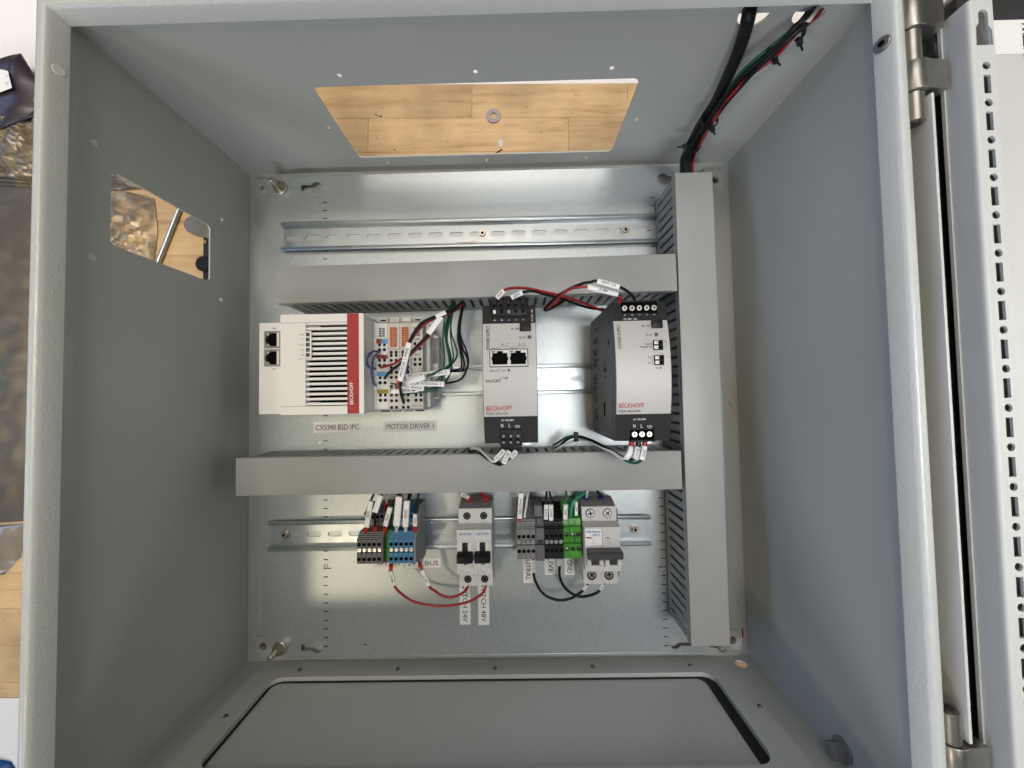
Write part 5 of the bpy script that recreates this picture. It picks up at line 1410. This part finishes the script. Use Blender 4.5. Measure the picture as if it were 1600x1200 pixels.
# ================================================================== THINGS ON THE BENCH
MB().ring((308.4, 668.8, BZ + .15), (0, 0, 1), 9.2, 3.9, 1.6, 32).solo('washer', 'washer', 'flat steel washer lying on the wood seen through the top cutout', 'washer')
MB().prism([(314, 629.5), (317.5, 628), (320.5, 631), (319.5, 636.5), (317, 639.5), (314, 637)], 'z', BZ + .15, BZ + .7, bev=.15).solo('plastic_chip', 'lightprint', 'small white chip on the wood below the washer', 'chip')
MB().cyl((310.5, 620.5, BZ + .7), (1, .62, 0), .7, 9.5, seg=8).solo('wire_offcut', 'print', 'short dark wire offcut on the wood beside the white chip', 'offcut')
for i, (a, b) in enumerate((((158, 676), (160.5, 673.5)), ((163, 672), (166.5, 673)), ((181, 630), (184, 627)))):
    MB().cyl((a[0], a[1], BZ + .45), (b[0] - a[0], b[1] - a[1], 0), .42, 4, seg=6).solo('wire_shred', 'print', ['upper left tiny dark shred on the wood in the top cutout', 'tiny dark shred just right of the upper left one', 'lowest tiny dark shred on the wood in the top cutout'][i], 'shred', 'tiny dark shreds on the wood')

t = thing('steel_rod', 'slim bright steel rod lying on the wood seen through the left cutout', 'rod', (-104, 522, BZ))
MB().cyl((-138, 432, BZ + 3.2), (.36, .935, 0), 2.7, 190, seg=20, bev=.6).build('shaft', 'rail', t)
MB().cyl((-76, 594, BZ + 7), (.36, .935, 0), 9, 90, seg=12, bev=3).build('grip', 'black', t)
mb = MB()
lp = [(-60, 521), (-77, 527.5), (-81.5, 532.5), (-82.5, 539), (-79.5, 544.5), (-73, 547.5), (-50, 541), (-50, 518)]
mb.prism(lp, 'z', BZ + .3, BZ + 5.5, bev=.8).solo('rubber_tab', 'slate', 'grey rounded rubber tab beside the black circuit board', 'tab')
t = thing('circuit_board', 'black circuit board edge standing just outside the left cutout', 'circuit board', (-30, 500, BZ))
MB().box(-58, -12, 462, 540, BZ + 2, BZ + 4).build('board', 'pcb', t)
MB().cyl((-55, 485.5, BZ + 4), (0, 0, 1), 9.5, 5, seg=28, bev=1).build('round_socket', 'black', t)
MB().box(-57.2, -53.8, 527, 530.6, BZ + 3.9, BZ + 5.4, bev=.2).build('chip', 'teal_wire', t)
MB().box(-57.2, -53.8, 512.4, 516, BZ + 3.9, BZ + 5.4, bev=.2).build('chip', 'olive', t)
for k in range(9):
    MB().box(-51, -48.5, 508 + k * 2.6, 509.6 + k * 2.6, BZ + 3.9, BZ + 4.6).build('solder_pad', 'chrome', t)
MB().cyl((-50.5, 470.5, BZ), (0, 0, 1), 5.0, 4, 3.4, seg=20, bev=1.2).solo('clear_bumper', 'clear', 'round clear plastic bumper at the lower corner of the circuit board', 'bumper')

def bag(name, label, cat, loop, m, hgt, rough, cell, seed, z0=BZ + .4, smooth=False, pillow=1.0):
    """a lying film pouch: gridded outline, pillow profile, sharp crumple folds, closed underneath"""
    xs = [p[0] for p in loop]; ys = [p[1] for p in loop]
    x0, x1, y0, y1 = min(xs), max(xs), min(ys), max(ys)
    nx, ny = max(6, int((x1 - x0) / cell)), max(6, int((y1 - y0) / cell))
    def edge_x(y):
        c = []
        for i in range(len(loop)):
            (ax, ay), (bx, by) = loop[i], loop[(i + 1) % len(loop)]
            if (ay - y) * (by - y) <= 0 and ay != by:
                c.append(ax + (bx - ax) * (y - ay) / (by - ay))
        return (min(c), max(c)) if c else ((x0 + x1) / 2,) * 2
    mb = MB()
    off = Vector((seed * 13.7, seed * 5.1, 0))
    top, bot = [], []
    for j in range(ny + 1):
        y = y0 + (y1 - y0) * min(max(j / ny, 1e-4), 1 - 1e-4)
        a, b = edge_x(y)
        rt, rb = [], []
        for i in range(nx + 1):
            x = a + (b - a) * i / nx
            u, v = i / nx, j / ny
            e = min(u, 1 - u) * 2, min(v, 1 - v) * 2
            pil = (1 - (1 - min(1, e[0] * 2.2)) ** 2) * (1 - (1 - min(1, e[1] * 2.2)) ** 2)
            p = Vector((x, y, 0)) * .001 + off
            d1_ = noise.voronoi(p * 38)[0]
            f1 = d1_[1] - d1_[0]
            d2_ = noise.voronoi(p * 95 + Vector((3, 1, 0)))[0]
            f2 = d2_[1] - d2_[0]
            cr = rough * (min(f1, .5) * 1.7 + min(f2, .4) * .55 + noise.noise(p * 60) * .7)
            z = z0 + .3 + pil * (hgt * pillow + cr) + (0.25 + .5 * abs(noise.noise(p * 140))) * .8
            z = max(z, z0 + .25)
            rt.append(mb.bm.verts.new((x, y, z)))
            rb.append(mb.bm.verts.new((x, y, z0)))
        top.append(rt); bot.append(rb)
    for j in range(ny):
        for i in range(nx):
            mb.bm.faces.new((top[j][i], top[j][i + 1], top[j + 1][i + 1], top[j + 1][i]))
            mb.bm.faces.new((bot[j][i], bot[j + 1][i], bot[j + 1][i + 1], bot[j][i + 1]))
        mb.bm.faces.new((top[j][0], top[j + 1][0], bot[j + 1][0], bot[j][0]))
        mb.bm.faces.new((top[j][nx], bot[j][nx], bot[j + 1][nx], top[j + 1][nx]))
    for i in range(nx):
        mb.bm.faces.new((top[0][i], bot[0][i], bot[0][i + 1], top[0][i + 1]))
        mb.bm.faces.new((top[ny][i], top[ny][i + 1], bot[ny][i + 1], bot[ny][i]))
    return mb.solo(name, m, label, cat, 'antistatic bags on the bench', loc=((x0 + x1) / 2, (y0 + y1) / 2, z0), smooth=60 if smooth else 12)

bag('shielding_bag', 'crumpled brown and silver shielding bag seen through the left cutout', 'bag', [(-255, 150), (-190, 300), (-145, 410), (-125, 470), (-119, 530), (-124, 574), (-160, 583), (-262, 578)], 'bag_crinkle', 7, 7.5, 3.0, 2)
bag('shielding_bag', 'large smooth dark olive shielding bag along the left side of the cabinet', 'bag', [(-560, 160), (-262, 170), (-257, 400), (-262, 596), (-420, 612), (-560, 600)], 'bag_smooth', 12, 3.0, 6, 5, smooth=True)
bag('shielding_bag', 'wrinkled silver shielding bag at the upper left behind the purple bag', 'bag', [(-520, 600), (-170, 584), (-118, 588), (-124, 640), (-200, 712), (-330, 752), (-520, 770)], 'bag_silver', 10, 11, 3.2, 9, z0=BZ + .6)
k_ = lambda p: (330 + (p[0] - 330) * .957, 313 + (p[1] - 313) * .957)
bg_ = bag('antistatic_bag', 'dark purple antistatic bag with a white sticker at the upper left corner', 'bag', [k_(p) for p in ((-420, 690), (-330, 672), (-283, 690), (-284, 736), (-307, 773), (-420, 722))], 'bagpurple', 7, 1.2, 5, 4, z0=BZ + 16, smooth=True)
BASE[bg_.name] = Vector(bg_.location) / S
MB().prism([k_(p) for p in ((-345, 749), (-309, 740), (-303, 717.7), (-345, 703))], 'z', BZ + 26.3, BZ + 26.6).build('sticker', 'lightprint', bg_, smooth=0)
txt('E', k_((-309.5, 733)) + (BZ + 26.8,), 2.6, 'greyprint', bg_, rot=-20)
txt('C', k_((-309, 724)) + (BZ + 26.8,), 3.6, 'print', bg_, rot=-20)
bag('clear_pouch', 'thin clear pouch at the left edge below the olive bag', 'bag', [(-420, 96), (-306, 104), (-284, 128), (-276, 168), (-420, 166)], 'clear', 4, 2, 5, 11, smooth=True)
MB().box(-620, -260, -300, -42, BZ + .2, BZ + .6).solo('paper_sheet', 'lightprint', 'white paper sheet at the lower left corner of the bench', 'paper', smooth=0)
bag('blue_pouch', 'blue plastic pouch lying on the white paper at the lower left', 'bag', [(-420, -240), (-284, -240), (-280, -130), (-292, -112), (-420, -104)], 'bluecloth', 10, 5, 6, 13, z0=BZ + .8, smooth=True)
